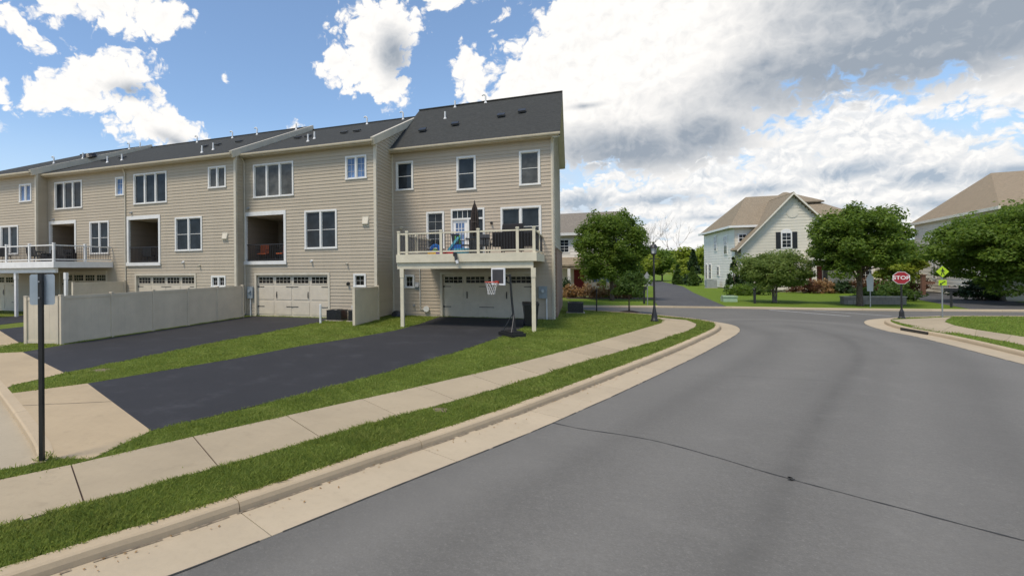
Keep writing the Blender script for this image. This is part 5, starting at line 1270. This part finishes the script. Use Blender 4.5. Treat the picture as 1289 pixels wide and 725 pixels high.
bl = [o for o in COL.objects if o.name.startswith('blossom')][0]
tw = [o for o in COL.objects if o.name.startswith('dogwood_tree')][0]; bl.parent = tw; bl.location = -tw.location
tree('linden_tree', 'large blurred green tree at the right edge before the tan roofed house', (25.6, 45.2, .1), 3.5, (4.3, 3.9, 2.85), 60000, .10, M['leaf'], nclump=190, trunk=.2, fork=1.2, cl=.23, limbs=14, flatb=.9)
tree('bright_tree', 'bright yellow green tree between the gable house and the tan roofed house', (25.9, 60, .1), 2.3, (2.0, 1.8, 2.0), 7000, .13, M['leaf_yellow'], nclump=30, trunk=.2)
# conifers and shrubs by the gable house
def conifer(loc, h, r, label, group=None, m='leaf_conifer', n=3500, size=.12):
    return tree('conifer', label, loc, h/2+.1, (r, r, h/2), n, size, M[m], trunk=r*.12, nclump=40, cl=.34, shape='cone', group=group)
conifer((14.1, 61.0, .1), 3.3, .75, 'left dark columnar conifer at the corner of the gable house', 'conifers at the house corner')
conifer((15.2, 61.6, .1), 3.0, .75, 'right dark columnar conifer at the corner of the gable house', 'conifers at the house corner')
def shrub(loc, r, label, m='leaf_dark', n=1500, size=.08, group=None, name='shrub'):
    t = thing(name, label, 'shrub', loc, 0, group)
    P, N_, C = crown_pts((0, 0, r[2]*.6), r, 22, n, .42, .5); P[:, 2] = np.maximum(P[:, 2], .02); leaves(P, N_, size, M[m], 'foliage', t)
    mb = MB()
    for k in range(5): a = k*1.26; mb.tube([(0, 0, -.05), (r[0]*.4*math.cos(a), r[1]*.4*math.sin(a), r[2]*.7)], [.03, .01], 5)
    mb.build('stems', M['bark'], t, False); return t
shrub((12.9, 54.0, .1), (1.1, 1.0, .75), 'left round clipped green shrub before the side wall of the gable house', 'leaf', group='clipped shrubs on the lawn')
shrub((14.6, 55.4, .1), (1.2, 1.0, .75), 'right round clipped green shrub before the side wall of the gable house', 'leaf_dark', group='clipped shrubs on the lawn')
for k, (px, py, rr, m, lb) in enumerate(((18.9, 58.8, 1.0, 'leaf_red', 'red leaved shrub left of the porch of the gable house'), (20.3, 59.3, 1.0, 'leaf_tan', 'tan shrub before the porch door of the gable house'), (21.8, 59.5, .9, 'leaf_conifer', 'dark green shrub right of the porch door'), (23.2, 60.0, 1.1, 'leaf_red', 'dark red shrub below the black framed window'), (25.0, 60.5, 1.2, 'leaf_red', 'broad red shrub behind the stone retaining wall'), (27.2, 61, 1.3, 'leaf_red', 'rightmost red shrub along the front of the gable house'), (18.3, 46.0, .8, 'leaf_dark', 'green shrub right of the stone retaining wall'), (20.6, 47.8, 1.0, 'leaf_dark', 'green shrub on the slope behind the stop sign'), (22.3, 52.5, 1.3, 'leaf_dark', 'broad green shrub left of the brown wooden post'))):
    shrub((px, py, .1), (rr*1.15, rr, rr*.8), lb, m, 1300, .1)
for k, (px, py, rr, m, lb) in enumerate(((-.6, 47.4, .75, 'leaf_tan', 'leftmost orange tan shrub before the porch house'), (.5, 47.3, .8, 'leaf_tan', 'second orange tan shrub from the left before the red door'), (1.6, 47.2, .8, 'leaf_tan', 'third orange tan shrub under the big round tree'), (2.8, 47.4, .8, 'leaf_tan', 'fourth orange tan shrub under the big round tree'), (3.9, 47.6, .7, 'leaf_tan', 'rightmost orange tan shrub before the porch house'))):
    shrub((px, py, .1), (rr, rr*.8, rr*.95), lb, m, 900, .09, 'orange shrubs before the porch house')
shrub((-1.0, 49.2, .1), (.5, .5, 1.1), 'dark rounded evergreen left of the red front door', 'leaf_conifer', 900, .09)
shrub((2.4, 48.8, .1), (1.2, .7, 1.3), 'bright green bush right of the red front door', 'leaf', 1400, .09)
shrub((26.0, 50.0, .1), (2.2, 1.2, .9), 'long dark low hedge beneath the tan roofed house', 'leaf_conifer', 2500, .1, name='hedge')
shrub((27.8, 44.6, .1), (1.0, 1.0, .7), 'dark shrub under the right hand tree', 'leaf_conifer', 1500, .1)
# trees at the end of the side street
k = 0
bg = [(7.4, 92, 4.6, 2.6, 'leaf_yellow'), (10.4, 100, 5.2, 3.2, 'leaf_yellow'), (13.6, 104, 5.6, 3.4, 'leaf'), (3.6, 90, 5.4, 2.8, 'leaf'), (.2, 88, 5.2, 3.0, 'leaf_dark'), (16.8, 98, 5.8, 3.0, 'leaf_yellow'), (-4, 92, 5.6, 3.4, 'leaf')]
bl_ = ['yellow green tree left of the dark conifers at the end of the side street', 'yellow green tree in the middle at the end of the side street', 'mid green tree closing the end of the side street', 'mid green tree right behind the street lamp', 'dark green tree left of the lamp far behind', 'yellow green tree beside the left wall of the gable house', 'far green tree hidden mostly by the big round tree']
for (px, py, h, r_, m), lb in zip(bg, bl_):
    tree('far_tree', lb, (px, py, .1), h*.52, (r_, r_, h*.5), 3600, .24, M[m], nclump=34, trunk=.14, fork=.8, cl=.34, group='trees closing the side street')
for px, py, h, lb in ((5.6, 80, 3.6, 'dark pointed conifer nearest the lamp at the side street'), (7.0, 84, 2.6, 'short dark conifer left of the side street'), (13.6, 78, 2.4, 'dark conifer right of the side street'), (14.4, 82, 4.6, 'tall dark conifer against the corner of the gable house'), (12.9, 84, 2.8, 'rounded dark conifer behind the side street bend')):
    conifer((px, py, .1), h, h*.27, lb, 'conifers along the side street', 'leaf_conifer' if h > 3.4 else 'leaf_dark', 2600, .17)
# bare trees
def bare_tree(loc, h, label, seed):
    rg = random.Random(seed); t = thing('bare_tree', label, 'tree', loc, 0, 'bare trees above the side street'); mb = MB()
    def br(p, d, L, r, lv):
        q = p+d*L; mb.tube([tuple(p), tuple(p.lerp(q, .5)+Vector((rg.uniform(-1, 1), rg.uniform(-1, 1), 0))*L*.05), tuple(q)], [r, r*.8, r*.55], 5)
        if lv == 0: return
        for k in range(rg.choice((2, 3, 3))):
            nd = (d+Vector((rg.uniform(-1, 1), rg.uniform(-1, 1), rg.uniform(-.1, .7)))*.62).normalized(); br(p.lerp(q, rg.uniform(.55, 1)), nd, L*rg.uniform(.55, .8), r*.55, lv-1)
    br(Vector((0, 0, -.1)), Vector((0, 0, 1)), h*.42, h*.0085, 5); mb.build('branches', M['barkgrey'], t, False); return t
bare_tree((12.2, 112, 0), 12.5, 'left bare leafless tree rising above the side street trees', 3); bare_tree((17.5, 118, 0), 12, 'right bare leafless tree beside the gable house roof', 9)
# wooded hill far off
mb = MB(); nx, ny = 60, 10
for j in range(ny+1):
    for i in range(nx+1):
        xx = -500+1000*i/nx; yy = 260+j*30; h = math.sin(math.pi*j/ny)*(13+4*math.sin(xx*.011)+2.4*math.sin(xx*.05+1)); mb.v.append((xx, yy, h-1))
for j in range(ny):
    for i in range(nx): a = j*(nx+1)+i; mb.idx([a, a+1, a+nx+2, a+nx+1])
struct(mb.build('hill', M['lawnfar'], None, False, True))
n = 26000; P = np.c_[rng.uniform(-240, 300, n), rng.uniform(250, 300, n), rng.uniform(0, 1, n)**.7*5]; P[:, 2] += np.sin(np.pi*(P[:, 1]-260)/300)*13+1.2*np.sin(P[:, 0]*.3)+np.sin(P[:, 0]*.11)*1.5
struct(leaves(P, np.tile([0, -.4, .7], (n, 1)), 1.5, M['leaf'], 'far_wood', None, .8, .6), 'stuff')

# ------------------------------------------------------------------ grass
SW_poly = [tuple(p) for p in resample(SWN, .3)]+[tuple(p) for p in resample(SWF, .3)[::-1]]
BARE = [(-2.35, 9.35, .2), (-6.2, 7.6, .16), (-12.4, 12.6, .35), (-11.6, 10.0, .3)]
mb = MB()
for bx_, by_, br_ in BARE: mb.face([(bx_+br_*rng.uniform(.6, 1.1)*math.cos(a), by_+br_*rng.uniform(.6, 1.1)*math.sin(a), Z+.003) for a in np.linspace(0, 6.283, 13)[:-1]])
struct(mb.build('bare_soil', mat('dry soil', (.17, .135, .08), .95, .3, 9)), 'stuff')
def grass(name, area, box_, holes, dmax, dens, near=5., m='blade', h0=.075, inset=0.):
    x0, x1, y0, y1 = box_; out = []
    n = int((x1-x0)*(y1-y0)*dens); 
    for _ in range(max(1, n//400000)):
        k = min(n, 400000); P = np.c_[rng.uniform(x0, x1, k), rng.uniform(y0, y1, k)]; d = np.hypot(P[:, 0], P[:, 1])
        keep = (rng.random(k) < np.minimum(1, (near/d)**1.75)) & (d < dmax); P = P[keep]
        P = P[inside(P, area)]
        J = P+rng.normal(0, .035, P.shape)
        for hp in holes: q_ = ~inside(J, hp); P, J = P[q_], J[q_]
        bare = np.sin(P[:, 0]*5.3+2*np.sin(P[:, 1]*1.9))*np.sin(P[:, 1]*4.7+1.6*np.sin(P[:, 0]*2.9))+.35*np.sin(P[:, 0]*17)*np.sin(P[:, 1]*15)
        P = P[(bare < .62) | (rng.random(len(P)) < .3)]
        for (bx_, by_, br_) in BARE: P = P[(np.hypot(P[:, 0]-bx_, P[:, 1]-by_) > br_*rng.uniform(.55, 1.15, len(P))) | (rng.random(len(P)) < .06)]
        out.append(P)
    P = np.vstack(out); n = len(P); d = np.hypot(P[:, 0], P[:, 1])
    cl = .5+.5*np.sin(P[:, 0]*3.1+1.7*np.sin(P[:, 1]*2.3))*np.sin(P[:, 1]*2.7+np.sin(P[:, 0]*4.1)); h = h0*rng.uniform(.45, 1.3, n)*(.6+.7*cl)
    a = rng.uniform(0, 6.283, n); wd = .0028*(1+d/7)*rng.uniform(.7, 1.4, n)
    lean = rng.normal(0, .55, (n, 2))*h[:, None]; s = np.c_[np.cos(a), np.sin(a)]*wd[:, None]
    z0 = np.full(n, Z-.004)
    V = np.stack([np.c_[P-s, z0], np.c_[P+s, z0], np.c_[P+lean*.35+s*.8, z0+h*.6], np.c_[P+lean, z0+h], np.c_[P+lean*.35-s*.8, z0+h*.6]], 1).reshape(-1, 3)
    me = bpy.data.meshes.new(name); me.vertices.add(5*n); me.vertices.foreach_set('co', V.astype(np.float32).ravel()); me.loops.add(5*n)
    me.loops.foreach_set('vertex_index', np.arange(5*n, dtype=np.int32)); me.polygons.add(n); me.polygons.foreach_set('loop_start', np.arange(0, 5*n, 5, dtype=np.int32)); me.update(); me.validate()
    me.materials.append(M[m]); o = bpy.data.objects.new(name, me); COL.objects.link(o); print('grass', name, n)
    return struct(o, 'stuff')
holes = [SW_poly, AP1, AP2, D1, D2, [(-60, 30), (-16.8, 8.9), (-7.2, 4.2), (-6.95, 4.55), (-7.0, 5.2), (-8.6, 6.2), (-11.3, 7.5), (-16.7, 10.25), (-60, 32)]]
verge = [tuple(p) for p in offset(FACE_S, .17)]+[tuple(p) for p in resample(SWN, .3)[::-1]]
grass('verge_grass', verge, (-7, 6.2, 1, 30), [], 34, 11000, 5.5, h0=.066)
grass('lawn_grass', lawn_left, (-19, 5, 4, 34), holes, 38, 9000, 5.5, h0=.048)
grass('lawn_grass', lawn_right, (11.5, 30, 18, 37), [[(13.35, 31.6), (13.0, 29.9), (12.9, 27.9), (13.0, 26.2), (13.0, 24.0), (12.5, 18), (13.8, 18), (14.3, 24.2), (14.25, 26.9), (14.3, 28.6), (14.9, 31), (16.6, 34)]], 45, 3500, 6, h0=.05)

# fallen leaves and clippings along the gutter and walk
k = rng.integers(40, len(FINE)-40, 420); o_ = -np.abs(rng.normal(.06, .16, 420)); q = np.array([offset(FINE, 0)[a] for a in k]); tt = np.gradient(FINE, axis=0)[k]; tt /= np.hypot(*tt.T)[:, None]
q = q+np.c_[-tt[:, 1], tt[:, 0]]*o_[:, None]
struct(leaves(np.c_[q, np.full(420, .027)], np.tile([0, 0, 1.], (420, 1)), .016, M['leaf_tan'], 'leaf_litter', None, .6, .25), 'stuff')
k = rng.integers(0, len(SW_poly), 500); q = np.array(SW_poly)[k]+rng.normal(0, .16, (500, 2)); q = q[inside(q, SW_poly)]
struct(leaves(np.c_[q, np.full(len(q), Z+.026)], np.tile([0, 0, 1.], (len(q), 1)), .014, M['blade'], 'grass_clippings', None, .35, .25), 'stuff')
